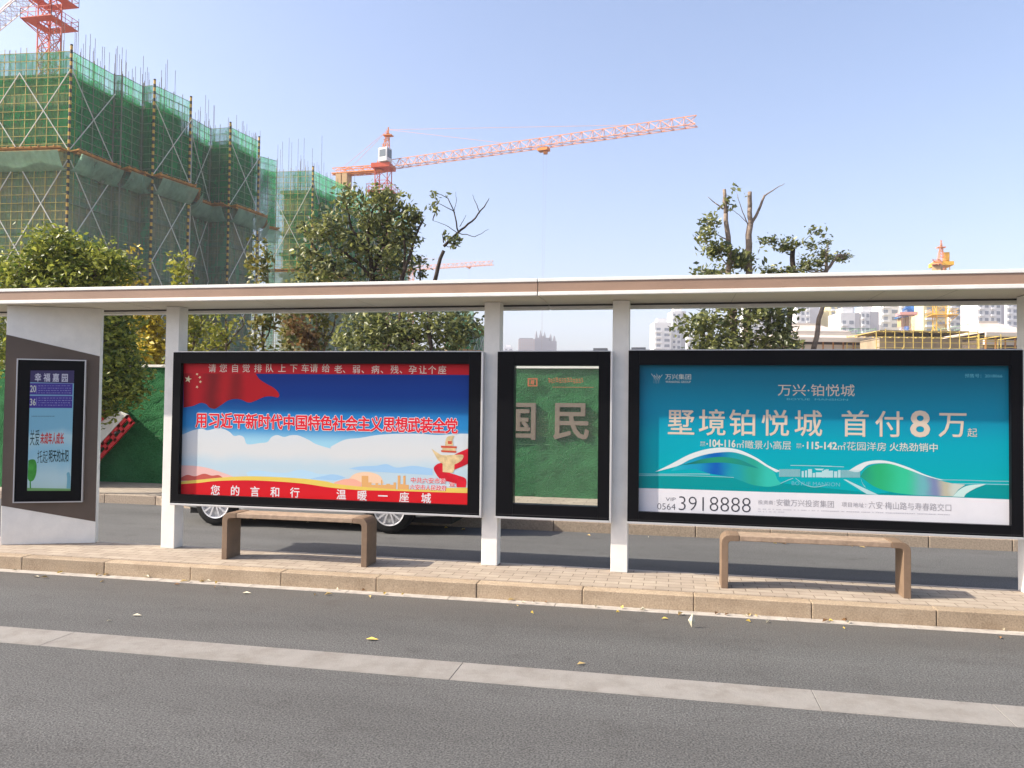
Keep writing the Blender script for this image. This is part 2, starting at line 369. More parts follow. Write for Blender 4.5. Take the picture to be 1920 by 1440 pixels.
# ------------------------------------------------------------------ left poster
def arc(pts, n=6):
    """smooth a measured outline (Catmull-Rom, open)"""
    out = []
    for i in range(len(pts)-1):
        p0, p1, p2, p3 = pts[max(0, i-1)], pts[i], pts[i+1], pts[min(len(pts)-1, i+2)]
        for k in range(n):
            t = k/n; out.append(tuple(.5*(2*p1[j]+(p2[j]-p0[j])*t+(2*p0[j]-5*p1[j]+4*p2[j]-p3[j])*t*t+(3*p1[j]-p0[j]-3*p2[j]+p3[j])*t**3) for j in (0, 1)))
    return out+[pts[-1]]
LB = thing('light_box', (-3.7, 7.96, .66), 'wide black framed light box with red and blue slogan poster behind left bench', 'billboard')
frame_of(LB, -5.46, -1.912, .662, 2.345, -5.363, -2.041, .762, 2.222)
m = MB(); m.box(-5.455, -1.917, 8.0005, 8.06, .667, 2.34); m.build('back_box', black, LB)
F1 = Face((0, 7.975, 0), (1, 0, 0))
OZ = ORG[LB.name]
skyp = rampmat('print_sky', [(0, (.46, .55, .60)), (.30, (.5, .6, .63)), (.42, (.28, .52, .64)), (.56, (.02, .20, .46)), (.8, (.006, .045, .25)), (1, (.006, .028, .19))], 2, .76-OZ.z, 2.22-OZ.z, noise=.06, nscale=1.2)
pos = F1.rect(MB(), -5.37, -2.03, .755, 2.23, 0).build('poster', skyp, LB)
def pm(name, c, rough=.35, **k): return K('print_'+name, c, rough, .12, **k)
def layer(face, parent, name, polys, m, lay):
    mb = MB()
    for i, p in enumerate(polys): face.poly(mb, p, lay+.8*i/len(polys))
    return mb.build(name, m, parent)
c4 = lambda x, y: (320+x/4.8, 660+y/4.8)      # measuring frames of the enlarged views
c5 = lambda x, y: (620+x/4.5, 660+y/4.5)
# clouds: pale lobed banks
cl1 = arc([c4(100, 745), c4(150, 725), c4(200, 705), c4(280, 690), c4(330, 705), c4(400, 690), c4(470, 690), c4(530, 720), c4(570, 755), c4(620, 750), c4(660, 770), c4(690, 830), c4(800, 820), c4(870, 810), c4(910, 765), c4(960, 748), c4(1020, 765), c4(1080, 750), c4(1150, 752), c4(1240, 790), c4(1310, 830), c4(1440, 870)])
cl1 += arc([c5(0, 800), c5(120, 740), c5(250, 725), c5(400, 700), c5(560, 690), c5(760, 690), c5(900, 700), c5(1060, 690), c5(1160, 690)])
cl1 = [p for i, p in enumerate(cl1)]
cloudm = rampmat('print_cloud', [(0, (.45, .53, .56)), (.35, (.42, .54, .60)), (.6, (.56, .575, .57)), (1, (.53, .575, .60))], 2, .95-OZ.z, 1.62-OZ.z, noise=.18, nscale=2.2)
layer(F1, pos, 'printed_clouds', [cl1+[c5(1160, 1120), c4(700, 1180), c4(92, 1150)]], cloudm, 1)
hill = [arc([c4(680, 1085), c4(760, 1065), c4(860, 1075), c4(950, 1085), c4(1050, 1085), c4(1120, 1065), c4(1180, 1060), c4(1260, 1075), c4(1320, 1095), c4(1400, 1100), c5(60, 1035), c5(130, 1058)])+[c5(60, 1090), c4(1100, 1140), c4(700, 1125)]]
layer(F1, pos, 'printed_hills', hill, pm('hill', (.38, .56, .68)), 2)
layer(F1, pos, 'printed_far_hills', [arc([c4(1250, 1140), c4(1380, 1115), c5(0, 1032), c5(60, 1038), c5(130, 1062)])+[c5(40, 1085)], arc([c5(150, 985), c5(250, 965), c5(380, 960), c5(470, 945), c5(560, 975), c5(700, 960), c5(860, 985)])+[c5(860, 1040), c5(300, 1005)]], pm('hill_blue', (.30, .48, .66)), 3)
layer(F1, pos, 'printed_dome', [arc([c5(150, 1075), c5(200, 1030), c5(280, 1012), c5(360, 1020), c5(420, 1050), c5(450, 1110)])+[c5(150, 1110)]], pm('dome', (.72, .50, .34)), 4)
layer(F1, pos, 'printed_dune', [arc([c5(30, 1100), c5(110, 1075), c5(190, 1070), c5(260, 1100)])+[c5(260, 1140), c5(30, 1130)]], pm('dune', (.72, .36, .26)), 5)
layer(F1, pos, 'printed_wall', [arc([c4(95, 1020), c4(220, 1025), c4(340, 1045), c4(480, 1090), c4(560, 1120)])+[c4(560, 1150), c4(92, 1150)]], pm('pinkwall', (.68, .42, .38)), 4)
layer(F1, pos, 'printed_arches', [arc([c4(95, 1130), c4(150, 1105), c4(220, 1118), c4(300, 1095), c4(370, 1112), c4(430, 1108), c4(470, 1130)])+[c4(470, 1150), c4(95, 1160)]], pm('arches', (.45, .09, .07)), 5)
city = [(262, 1045, 318), (318, 1100, 345), (345, 1120, 378), (378, 1105, 400), (400, 1120, 425), (425, 1080, 436), (436, 1120, 470), (470, 1112, 500), (500, 1120, 530), (530, 1100, 552), (565, 1042, 588), (588, 1115, 612), (612, 1044, 632), (632, 1120, 660)]
layer(F1, pos, 'printed_city', [[c5(a, t), c5(b, t), c5(b, 1165), c5(a, 1165)] for a, t, b in city], pm('city', (.62, .34, .13)), 6)
layer(F1, pos, 'printed_gold_wave', [arc([c4(88, 1165), c4(250, 1150), c4(480, 1128), c4(700, 1118), c4(950, 1125), c4(1200, 1140), c4(1400, 1165), c5(60, 1115), c5(300, 1140), c5(620, 1160), c5(900, 1148), c5(1165, 1145)])+[c5(1165, 1200), c4(88, 1200)]], pm('gold', (.64, .48, .10)), 7)
redm = rampmat('print_red', [(0, (.58, .012, .016)), (1, (.50, .010, .02))], 2, .76-OZ.z, 1.0-OZ.z, noise=.1, nscale=3)
layer(F1, pos, 'printed_red_wave', [arc([c4(88, 1188), c4(250, 1178), c4(420, 1160), c4(700, 1155), c4(950, 1165), c4(1200, 1185), c4(1440, 1220), c5(250, 1165), c5(500, 1170), c5(800, 1180), c5(1165, 1190)])+[c5(1168, 1300), c4(80, 1290)]], redm, 8)
red2 = pm('red', (.48, .012, .02))
layer(F1, pos, 'printed_red_band', [[(344, 681.5), (884, 681), (884, 703), (344, 700)]], red2, 8)
flag = arc([c4(118, 185), c4(400, 188), c4(760, 190)], 4)+arc([c4(762, 190), c4(800, 245), c4(860, 285), c4(930, 325), c4(975, 375), c4(965, 408), c4(900, 398), c4(840, 405), c4(760, 440), c4(700, 455), c4(640, 430), c4(590, 422), c4(520, 435), c4(450, 480), c4(400, 510), c4(350, 500), c4(320, 470), c4(270, 458), c4(200, 485), c4(115, 500)])
flagm = rampmat('print_flag', [(0, (.42, .010, .02)), (.14, (.26, .01, .016)), (.25, (.48, .012, .02)), (.42, (.22, .012, .016)), (.55, (.46, .015, .02)), (.68, (.26, .012, .016)), (.8, (.50, .012, .02)), (1, (.52, .014, .02))], 0, F1.px(345, 700)[0]-OZ.x, F1.px(522, 700)[0]-OZ.x, noise=.25, nscale=2.0)
layer(F1, pos, 'printed_flag', [flag], flagm, 5)
def star(face, cx, cy, r, rot=0):
    return [(cx+(r if k % 2 == 0 else r*.4)*math.sin(rot+k*math.pi/5), cy-(r if k % 2 == 0 else r*.4)*math.cos(rot+k*math.pi/5)) for k in range(10)]
layer(F1, pos, 'printed_stars', [star(F1, *c4(158, 245), 7, .2)]+[star(F1, *c4(*q), 3, a) for q, a in (((238, 198), .3), ((263, 228), .8), ((268, 268), .2), ((238, 315), .5))], pm('star', (.72, .62, .38)), 6)
# ornamental column with cloud wings and a red ribbon
layer(F1, pos, 'printed_ribbon', [arc([c5(1165, 812), c5(1100, 840), c5(1040, 870), c5(960, 925), c5(900, 945), c5(870, 980), c5(890, 1030), c5(930, 1075), c5(1000, 1095), c5(1060, 1110)])+[c5(1062, 1142), c5(1140, 1142)]+arc([c5(1140, 1142), c5(1140, 1070), c5(1070, 1040), c5(1000, 1015), c5(1040, 995), c5(1100, 970), c5(1165, 940)])], pm('ribbon', (.56, .015, .03), vary=.35, vscale=4), 8)
gold2 = pm('column', (.62, .47, .25), vary=.35, vscale=14)
layer(F1, pos, 'printed_column', [[c5(945, 870), c5(1050, 870), c5(1042, 1000), c5(1030, 1020), c5(945, 1012)],
    arc([c5(850, 815), c5(900, 848), c5(945, 870), c5(1040, 868), c5(1115, 868), c5(1112, 905), c5(1075, 935), c5(1030, 950), c5(950, 945), c5(900, 905)]),
    arc([c5(965, 790), c5(970, 745), c5(990, 712), c5(1042, 708), c5(1030, 740), c5(1035, 790)])], gold2, 9)
layer(F1, pos, 'printed_column_plates', [[c5(930, 790), c5(1065, 796), c5(1062, 812), c5(932, 808)], [c5(930, 828), c5(1062, 836), c5(1058, 850), c5(934, 844)], [c5(988, 750), c5(1024, 752), c5(1022, 778), c5(990, 776)]], pm('plates', (.50, .08, .04)), 10)
layer(F1, pos, 'printed_column_drum', [[c5(942, 809), c5(1055, 813), c5(1055, 834), c5(942, 829)]], gold2, 10)
# words
mb = MB(); beige = pm('beige', (.66, .60, .50))
for c, x in zip('请您自觉排队上下车请给', (375, 475, 580, 680, 787, 890, 1003, 1108, 1212, 1290, 1398)): F1.char(mb, c, 320+x/4.8, 660+145/4.8, 15, 11, .006)
for c, x in zip('老、弱、病、残、孕让个座', (65, 135, 218, 293, 378, 455, 540, 615, 693, 778, 857, 942)): F1.char(mb, c, 620+x/4.5, 660+(143+x*.008)/4.5, 15, 11, .006)
mb.build('lettering', beige, pos)
slog = '用习近平新时代中国特色社会主义思想武装全党'
mb = MB(); F1.spaced(mb, slog, (378, 787.5), (846.5, 798.5), 27, 11, .058, .86); mb.build('lettering_outline', pm('white', (.66, .64, .64)), pos)
mb = MB(); F1.spaced(mb, slog, (378, 787.5), (846.5, 798.5), 27, 12.2, .030, .86); mb.build('lettering', pm('slogan_red', (.60, .015, .03)), pos)
mb = MB()
for c, x, y in zip('您的言和行温暖一座城', (404, 441, 478, 516, 553, 640, 679, 718, 758, 799), (919, 920, 921.5, 922.5, 923.5, 927, 929, 930, 932, 934)): F1.char(mb, c, x, y, 18, 11, .015)
mb.build('lettering', pm('white', (.66, .64, .64)), pos)
for lay, b, mm in ((11, .07, pm('white', (.66, .64, .64))), (12, .01, pm('slogan_red', (.60, .015, .03)))):
    mb = MB(); F1.line(mb, '中共六安市委', (770.5, 900), (836, 902), 10.5, lay, b); F1.line(mb, '宣', (842, 908), (854, 908.5), 8, lay, b); F1.line(mb, '六安市人民政府', (768.5, 913.5), (837, 915), 10.5, lay, b)
    mb.build('small_lettering', mm, pos)

# ------------------------------------------------------------------ centre frame (glazed, empty)
CB = thing('light_box', (-1.16, 7.96, .66), 'narrow black framed glazed panel standing empty between the two wide posters', 'billboard')
frame_of(CB, -1.74, -.584, .664, 2.347, -1.566, -.701, .793, 2.207, yb=8.05)
gl = bpy.data.materials.new('glass'); gl.use_nodes = True; n = gl.node_tree.nodes; l = gl.node_tree.links
tp = n.new('ShaderNodeBsdfTransparent'); tp.inputs[0].default_value = (.93, .95, .94, 1); gg = n.new('ShaderNodeBsdfGlossy'); gg.inputs['Roughness'].default_value = .02
lw = n.new('ShaderNodeFresnel'); lw.inputs[0].default_value = 1.45; mx = n.new('ShaderNodeMixShader')
l.new(lw.outputs[0], mx.inputs[0]); l.new(tp.outputs[0], mx.inputs[1]); l.new(gg.outputs[0], mx.inputs[2]); dd = n.new('ShaderNodeBsdfDiffuse'); dd.inputs[0].default_value = (.55, .55, .52, 1); m2 = n.new('ShaderNodeMixShader'); m2.inputs[0].default_value = .035   # dust film, its pale tone also puts a glass haze over the view
l.new(mx.outputs[0], m2.inputs[1]); l.new(dd.outputs[0], m2.inputs[2]); l.new(m2.outputs[0], n['Material Output'].inputs[0])
MB().box(-1.565, -.702, 7.985, 7.993, .794, 2.206).build('glass_pane', gl, CB)
MB().box(-.76, -.62, 7.95, 8.03, 2.361, 2.385).build('bracket', K('grey_metal', (.3, .3, .3), .5, metal=.3), CB)

# ------------------------------------------------------------------ right poster
RB = thing('light_box', (1.36, 7.96, .66), 'wide black framed light box with turquoise property advert behind right bench', 'billboard')
frame_of(RB, -.405, 3.138, .665, 2.357, -.297, 3.04, .764, 2.217)
m = MB(); m.box(-.4, 3.13, 8.0005, 8.06, .67, 2.35); m.build('back_box', black, RB)
MB().box(-.38, -.24, 7.95, 8.03, 2.37, 2.392).build('bracket', K('grey_metal', (.3, .3, .3), .5), RB)
F2 = Face((0, 7.975, 0), (1, 0, 0)); OZ = ORG[RB.name]
teal = rampmat('print_teal', [(0, (.0, .27, .28)), (.25, (.0, .32, .35)), (.5, (.0, .30, .38)), (.72, (.004, .21, .33)), (1, (.006, .13, .21))], 2, .76-OZ.z, 2.22-OZ.z, noise=.12, nscale=.8)
pos = F2.rect(MB(), -.305, 3.05, .757, 2.225, 0).build('poster', teal, RB)
d6 = lambda x, y: (1180+x/4.234, 660+y/4.234); d7 = lambda x, y: (1540+x/4, 660+y/4)
pw = pm('paper', (.64, .63, .65), vary=.05, vscale=3); bg2 = pm('tan', (.56, .47, .37)); wht = pm('pale', (.56, .62, .61)); ink = pm('ink', (.05, .05, .06)); grey = pm('greyink', (.30, .29, .31))
layer(F2, pos, 'printed_footer', [[d6(70, 1080), d6(500, 1092), d6(1100, 1112), d7(800, 1082), d7(1422, 1107), d7(1422, 1306), d6(70, 1262)]], pw, 1)
layer(F2, pos, 'printed_base_band', [[d6(72, 985), d6(480, 985), d6(800, 990), d6(1000, 1050), d6(1200, 1040), d7(420, 1062), d7(1000, 1000), d7(1422, 998), d7(1422, 1104), d7(800, 1080), d6(1100, 1110), d6(72, 1079)]], pm('base', (.0, .235, .245)), 1)
wave = rampmat('print_wave', [(0, (.02, .40, .42)), (.3, (.01, .26, .40)), (.5, (.005, .09, .36)), (.66, (.01, .27, .32)), (.85, (.02, .30, .22)), (1, (.03, .42, .34))], 0, F2.px(*d6(330, 950))[0]-OZ.x, F2.px(*d6(1200, 950))[0]-OZ.x, noise=.2, nscale=3)
layer(F2, pos, 'printed_white_arch', [arc([d6(205, 952), d6(330, 890), d6(480, 812), d6(620, 770), d6(750, 758), d6(880, 780), d6(1010, 840), d6(1110, 905), d6(1200, 945)])+arc([d6(1165, 955), d6(1080, 905), d6(980, 845), d6(850, 800), d6(740, 795), d6(600, 815), d6(480, 855), d6(380, 905), d6(205, 952)])], wht, 3)
layer(F2, pos, 'printed_wave', [arc([d6(370, 905), d6(480, 860), d6(600, 818), d6(740, 797), d6(850, 802), d6(980, 848), d6(1080, 908), d6(1150, 955), d6(1175, 1010), d6(1205, 1045)])+arc([d6(1190, 1055), d6(1100, 1070), d6(980, 1055), d6(880, 1020), d6(790, 990), d6(640, 965), d6(520, 930), d6(430, 935), d6(330, 945)])], wave, 2)
layer(F2, pos, 'printed_wave_crest', [arc([d6(380, 905), d6(480, 880), d6(580, 850), d6(720, 832), d6(860, 850), d6(960, 890), d6(1030, 925)])+arc([d6(1000, 920), d6(880, 895), d6(740, 878), d6(560, 885), d6(440, 895)])], rampmat('print_crest', [(0, (.01, .10, .10)), (.5, (.015, .24, .14)), (1, (.01, .20, .20))], 0, F2.px(*d6(380, 900))[0]-OZ.x, F2.px(*d6(1030, 900))[0]-OZ.x), 4)
wave2 = rampmat('print_wave_right', [(0, (.01, .20, .17)), (.25, (.02, .34, .14)), (.5, (.03, .44, .24)), (.68, (.12, .36, .38)), (.8, (.16, .20, .34)), (.92, (.40, .38, .28)), (1, (.45, .50, .44))], 0, F2.px(*d7(290, 950))[0]-OZ.x, F2.px(*d7(1080, 950))[0]-OZ.x, noise=.16, nscale=3)
layer(F2, pos, 'printed_wave_right', [arc([d7(292, 935), d7(330, 880), d7(400, 845), d7(500, 838), d7(620, 862), d7(740, 910), d7(860, 955), d7(980, 985), d7(1080, 995)])+arc([d7(1030, 1030), d7(985, 1083)])+arc([d7(800, 1076), d7(680, 1070), d7(520, 1050), d7(400, 1010), d7(320, 955)])], wave2, 2)
layer(F2, pos, 'printed_white_arch_right', [arc([d7(205, 890), d7(270, 850), d7(340, 822), d7(440, 812), d7(540, 828), d7(660, 868), d7(780, 920), d7(900, 955), d7(1000, 960)])+arc([d7(900, 962), d7(780, 930), d7(650, 882), d7(530, 842), d7(440, 834), d7(350, 848), d7(290, 895), d7(250, 900)])], wht, 3)
layer(F2, pos, 'printed_pale_sweep', [arc([d7(985, 1084), d7(1040, 1030), d7(1110, 1000), d7(1240, 990)])+arc([d7(1160, 1020), d7(1090, 1060), d7(1070, 1088)])], pm('sweep', (.45, .62, .58)), 3)
lines = []
def stroke(pts, wd):
    a = arc(pts); return a+[(x, y+wd) for x, y in a[::-1]]
lines += [stroke([d6(72, 966), d6(300, 968), d6(520, 966), d6(640, 968)], .9), stroke([d6(72, 979), d6(400, 980), d6(700, 988), d6(830, 995)], .7), stroke([d7(900, 957), d7(1100, 960), d7(1250, 966), d7(1417, 968)], .9), stroke([d7(990, 985), d7(1200, 988), d7(1417, 993)], .8),
    stroke([d6(1280, 898), d6(1400, 900), d6(1609, 905)], 1.0), stroke([d7(0, 855), d7(100, 857), d7(170, 860)], 1.0), stroke([d6(1200, 1042), d6(1260, 1015), d6(1300, 1000)], .9), stroke([d6(1320, 1000), d6(1390, 1050), d6(1470, 1070), d6(1560, 1055), d7(40, 985)], .9), stroke([d7(300, 955), d7(310, 985), d7(330, 1012)], 1.3)]
lines.append([d7(165, 955), d7(185, 957), d7(430, 1072), d7(340, 1065)])
for k in range(26):                                    # fine rhythm of the printed bridge
    x = 1190+k*6.5; lines.append([d6(x, 930), d6(x+3, 930), d6(x+3, 990), d6(x, 990)])
for k in range(22):
    x = 150+k*6.5; lines.append([d7(x, 885), d7(x+3, 885), d7(x+3, 942), d7(x, 942)])
for a, b, t in ((1368, 1385, 945), (1395, 1410, 940), (1418, 1450, 930), (1455, 1475, 960), (1480, 1540, 955), (1545, 1575, 935), (1580, 1605, 945)): lines.append([d6(a, t), d6(b, t), d6(b, 995), d6(a, 995)])
for a, b, t in ((5, 25, 890), (32, 55, 880), (60, 88, 890), (95, 120, 895), (125, 145, 885)): lines.append([d7(a, t), d7(b, t), d7(b, 942), d7(a, 942)])
lines.append([d6(1470, 925), d6(1545, 927), d6(1530, 940), d6(1485, 938)])
layer(F2, pos, 'printed_lines', lines, pm('line', (.36, .55, .56)), 4)
# words
mb = MB()
for c, x, y in zip('墅境铂悦城首付万', (255, 383, 508, 641, 775, 967, 1107, 1367), (636, 637, 638, 639, 640, 642, 643, 644)): F2.char(mb, c, 1160+x/2.1816, 500+y/2.1816, 47, 6, .008)
F2.line(mb, '8', (1160+1192/2.1816, 500+643/2.1816), (1160+1274/2.1816, 500+643/2.1816), 50, 6, .022)
F2.line(mb, '万兴·铂悦城', (1458.5, 731), (1602.5, 732), 22, 6, 0)
F2.char(mb, '起', 1823, 811, 16, 6, 0)
mb.build('lettering', bg2, pos)
mb = MB(); e6 = lambda x, y: (1160+x/2.1816, 500+y/2.1816)
F2.line(mb, '104-116', e6(372, 722), e6(478, 724), 14, 6, .03); F2.line(mb, '㎡', e6(484, 726), e6(514, 726), 14, 6); F2.line(mb, '瞰景小高层', e6(518, 728), e6(705, 731), 16, 6)
F2.line(mb, '115-142', e6(770, 731), e6(893, 733), 14, 6, .03); F2.line(mb, '㎡', e6(897, 734), e6(929, 734), 14, 6); F2.line(mb, '花园洋房', e6(933, 734), e6(1094, 736), 16, 6); F2.line(mb, '火热劲销中', e6(1108, 737), e6(1305, 740), 16, 6, .01)
for a in (334, 727):
    F2.line(mb, '建面', e6(a, 719+(a-334)*.02), e6(a+20, 719+(a-334)*.02), 4, 6); F2.line(mb, '约为', e6(a, 730+(a-334)*.02), e6(a+20, 730+(a-334)*.02), 4, 6)
    F2.line(mb, '·', e6(a+25, 725+(a-334)*.02), e6(a+31, 725+(a-334)*.02), 3, 6)
F2.line(mb, '万兴集团', d6(285, 195), d6(490, 198), 10, 6); F2.line(mb, 'WANXING GROUP', d6(288, 236), d6(488, 238), 4, 6)
for k in range(4):                                     # leaf-like strokes of the emblem
    F2.poly(mb, stroke([d6(175+k*20, 170+(k % 2)*10), d6(200+k*14, 205), d6(205+k*12, 245)], 1.3), 6+.1*k); F2.poly(mb, stroke([d6(262-k*20, 178+(k % 2)*8), d6(238-k*14, 210), d6(228-k*12, 246)], 1.3), 6.5+.1*k)
mb.build('lettering', pm('palegold', (.52, .54, .47)), pos)
mb = MB(); F2.line(mb, 'BOYUE  MANSION', e6(688, 541), e6(938, 545), 3.5, 6); F2.line(mb, '预售号：2018066', d7(1076, 176), d7(1357, 181), 7, 6); F2.line(mb, 'BOYUE MANSION', e6(708, 886), e6(905, 891), 7, 6)
mb.build('faint_lettering', pm('faint', (.12, .42, .50)), pos)
mb = MB(); F2.line(mb, '391', e6(246, 968), e6(348, 970), 26, 6, -.016); F2.line(mb, '8888', e6(372, 971), e6(540, 975), 27, 6, -.016)
F2.line(mb, 'VIP', e6(192, 951), e6(233, 952), 6.5, 6, -.012); F2.line(mb, '0564', e6(158, 980), e6(232, 982), 11.5, 6, -.014); mb.build('lettering', ink, pos)
mb = MB(); F2.line(mb, '投资商：', e6(570, 963), e6(640, 965), 8, 6); F2.line(mb, '安徽万兴投资集团', e6(645, 966), e6(880, 970), 13, 6); F2.line(mb, '项目地址：', e6(912, 973), e6(1012, 975), 9, 6); F2.line(mb, '六安·梅山路与寿春路交口', e6(1022, 976), e6(1360, 984), 14, 6)
mb.build('lettering', grey, pos)
mb = MB(); q = random.Random(3)
for row in range(2):                                   # rows of print too small to read
    x = 570
    while x < (1355 if row == 0 else 670):
        wd = q.uniform(2, 9); y = 989+row*10+(x-570)*.03; F2.poly(mb, [e6(x, y), e6(x+wd, y), e6(x+wd, y+4), e6(x, y+4)], 6); x += wd+q.choice((1.5, 1.5, 2, 9))
mb.build('fine_print', pm('fineprint', (.48, .47, .50)), pos)

# ------------------------------------------------------------------ end panel with the route display
p0 = Vector((-7.447, 7.699, .14)); p1 = Vector((-6.538, 8.093, .14)); pu = (p1-p0).normalized(); pnv = pu.cross(Vector((0, 0, 1))); L = (p1-p0).length
EP = thing('end_panel', p0+(p1-p0)/2, 'white upright panel with slanted brown band at left end of the shelter', 'panel')
mid = (p0+p1)/2
MB().obox(mid-pnv*.06+Vector((0, 0, (2.872-.141)/2+.0005)), pu, pnv, Vector((0, 0, 1)), L/2, .06, (2.872-.141)/2).build('panel_body', white, EP, bevel=.005)
F3 = Face(p0, pu, .002)
mb = MB(); q = [F3.px(5, 627), F3.px(190, 668), F3.px(178, 978), F3.px(0, 948)]
for i in (0, 3): q[i] = (0.001, q[i][1])
for i in (1, 2): q[i] = (L-.001, q[i][1])
mb.prism([F3.P(a, z, .1) for a, z in q], pnv*.003).build('brown_band', brown, EP)
TD = thing('route_display', F3.P(.5, .6, 1), 'tall black route display in thin silver frame hung on brown band', 'display')
fo = [F3.px(34, 672), F3.px(163, 676), F3.px(157, 940), F3.px(27, 943)]
a0 = (fo[0][0]+fo[3][0])/2; a1 = (fo[1][0]+fo[2][0])/2; z1 = (fo[0][1]+fo[1][1])/2; z0 = (fo[2][1]+fo[3][1])/2
def pbox(mb, a0, a1, z0, z1, n0, n1): return mb.obox(F3.o+pu*((a0+a1)/2)+Vector((0, 0, (z0+z1)/2))+pnv*((n0+n1)/2), pu, pnv, Vector((0, 0, 1)), (a1-a0)/2, (n1-n0)/2, (z1-z0)/2)
pbox(MB(), a0+.012, a1-.012, z0+.012, z1-.012, .004, .036).build('case', black, TD)
mb = MB(); pbox(mb, a0, a0+.0115, z0, z1, .004, .045); pbox(mb, a1-.0115, a1, z0, z1, .004, .045); pbox(mb, a0+.0117, a1-.0117, z0, z0+.0115, .004, .044); pbox(mb, a0+.0117, a1-.0117, z1-.0115, z1, .004, .044)
mb.build('frame', silver, TD)
F4 = Face(p0+pnv*.0365, pu, .0003)
g8 = lambda x, y: (20+x/4.9625, 660+y/4.9655)
S = [g8(185, 172), g8(592, 172), g8(556, 1292), g8(153, 1292)]
OZ = ORG[TD.name]
scr = rampmat('print_pale_sky', [(0, (.40, .56, .50)), (.3, (.44, .62, .64)), (.6, (.28, .52, .62)), (.85, (.40, .60, .64)), (1, (.2, .44, .56))], 2, .9-OZ.z, 1.75-OZ.z, noise=.5, nscale=2.4)
ps = F4.poly(MB(), S, 1).build('poster', scr, TD)
layer(F4, ps, 'printed_header', [[g8(185, 172), g8(592, 172), g8(588, 292), g8(181, 282)]], pm('header', (.055, .045, .12)), 2)
layer(F4, ps, 'printed_route_rows', [[g8(181, 290), g8(578, 296), g8(575, 400), g8(178, 396)], [g8(178, 408), g8(575, 410), g8(572, 522), g8(174, 520)]], pm('route', (.06, .045, .26)), 2)
mb = MB(); F4.line(mb, '幸 福 嘉 园', g8(224, 236), g8(532, 240), 16, 3, .012); mb.build('lettering', pm('palewhite', (.62, .62, .68)), ps)
mb = MB(); F4.line(mb, '20', g8(181, 342), g8(236, 342), 13, 3, .02); F4.line(mb, '36', g8(179, 466), g8(234, 466), 13, 3, .02); mb.build('lettering', pm('palegold', (.52, .54, .47)), ps)
mb = MB(); q = random.Random(5)
for yb in (298, 412):
    F4.poly(mb, stroke([g8(182, yb-10), g8(380, yb-8), g8(578, yb-6)], .5), 3)
    F4.poly(mb, [g8(240, yb+12), g8(244, yb+12), g8(243, yb+88), g8(239, yb+88)], 3)
    for r in range(4):
        y = yb+14+r*22; x = 258
        while x < 560:
            wd = q.uniform(6, 26); F4.poly(mb, [g8(x, y), g8(x+wd, y), g8(x+wd, y+q.choice((4, 5, 8))), g8(x, y+5)], 3); x += wd+q.uniform(4, 14)
mb.build('fine_print', pm('routeprint', (.26, .25, .46)), ps)
mb = MB(); F4.line(mb, '关爱', g8(180, 795), g8(268, 800), 30, 3); F4.line(mb, '托起', g8(248, 975), g8(345, 975), 24, 3); F4.line(mb, '明天的太阳', g8(355, 968), g8(538, 966), 24, 3, .02); mb.build('lettering', pm('darkink', (.02, .05, .05)), ps)
mb = MB(); F4.line(mb, '未成年人成长', g8(276, 806), g8(496, 802), 22, 3, .03); mb.build('lettering', pm('routered', (.52, .05, .04)), ps)
mb = MB(); x = 196
while x < 395: wd = q.uniform(8, 18); F4.poly(mb, [g8(x, 594), g8(x+wd, 594), g8(x+wd, 602), g8(x, 602)], 3); x += wd+5
mb.build('fine_print', pm('bluegrey', (.1, .2, .26)), ps)
layer(F4, ps, 'printed_tree', [arc([g8(165, 1010), g8(190, 1000), g8(225, 1005), g8(242, 1050), g8(238, 1130), g8(215, 1190), g8(180, 1205), g8(158, 1180)])+[g8(160, 1100)], [g8(176, 1205), g8(188, 1205), g8(190, 1270), g8(178, 1270)]], pm('balloon', (.06, .30, .05), vary=.4, vscale=9), 3)
layer(F4, ps, 'printed_grass', [[g8(155, 1265), g8(556, 1272), g8(556, 1292), g8(153, 1292)]], pm('printgrass', (.16, .34, .12)), 2)
layer(F4, ps, 'printed_figure', [arc([g8(520, 1270), g8(525, 1180), g8(522, 1130), g8(545, 1120), g8(556, 1160)])+[g8(556, 1270)]], pm('printblue', (.16, .38, .46)), 3)

# ------------------------------------------------------------------ benches
wood1 = mat('bench_slats', (.345, .25, .175), .6, .3, vary=.35, vscale=14, bump=.2, bscale=50); bfr = mat('bench_frame', (.20, .135, .088), .55, .3, vary=.2, vscale=7)
BL, BD, BH = 1.62, .27, .49
def make_bench(x, y, label):
    t = thing('bench', (x, y, .1405), label, 'bench', 'backless benches on the platform')
    for s in (-1, 1):
        e = x+s*BL/2; r = .075; tk = .062
        out = [(0, 0), (0, BH-r)]+[(r-r*math.cos(a), BH-r+r*math.sin(a)) for a in (R(22), R(45), R(68), R(90))]+[(.16, BH), (.16, BH-.055)]
        ri = .03; out += [(tk+ri, BH-.055)]+[(tk+ri-ri*math.sin(a), BH-.055-ri+ri*math.cos(a)) for a in (R(30), R(60), R(90))]+[(tk, 0)]
        MB().prism([Vector((e-s*a, y, .1405+b)) for a, b in out], Vector((0, BD, 0))).build('leg', bfr, t, bevel=.004)
    m = MB(); n = 4; g = .008; wd = (BD-.004-g*(n-1))/n
    for k in range(n):
        y0 = y+.002+k*(wd+g); m.box(x-BL/2+.162, x+BL/2-.162, y0, y0+wd, .1405+BH-.052, .1405+BH-.004)
    m.build('seat', wood1, t, bevel=.006)
    return t
make_bench(-3.81, 7.6, 'brown bench with wooden slat seat in front of the red and blue slogan poster')
make_bench(1.285, 7.55, 'brown bench with wooden slat seat in front of the turquoise property advert')
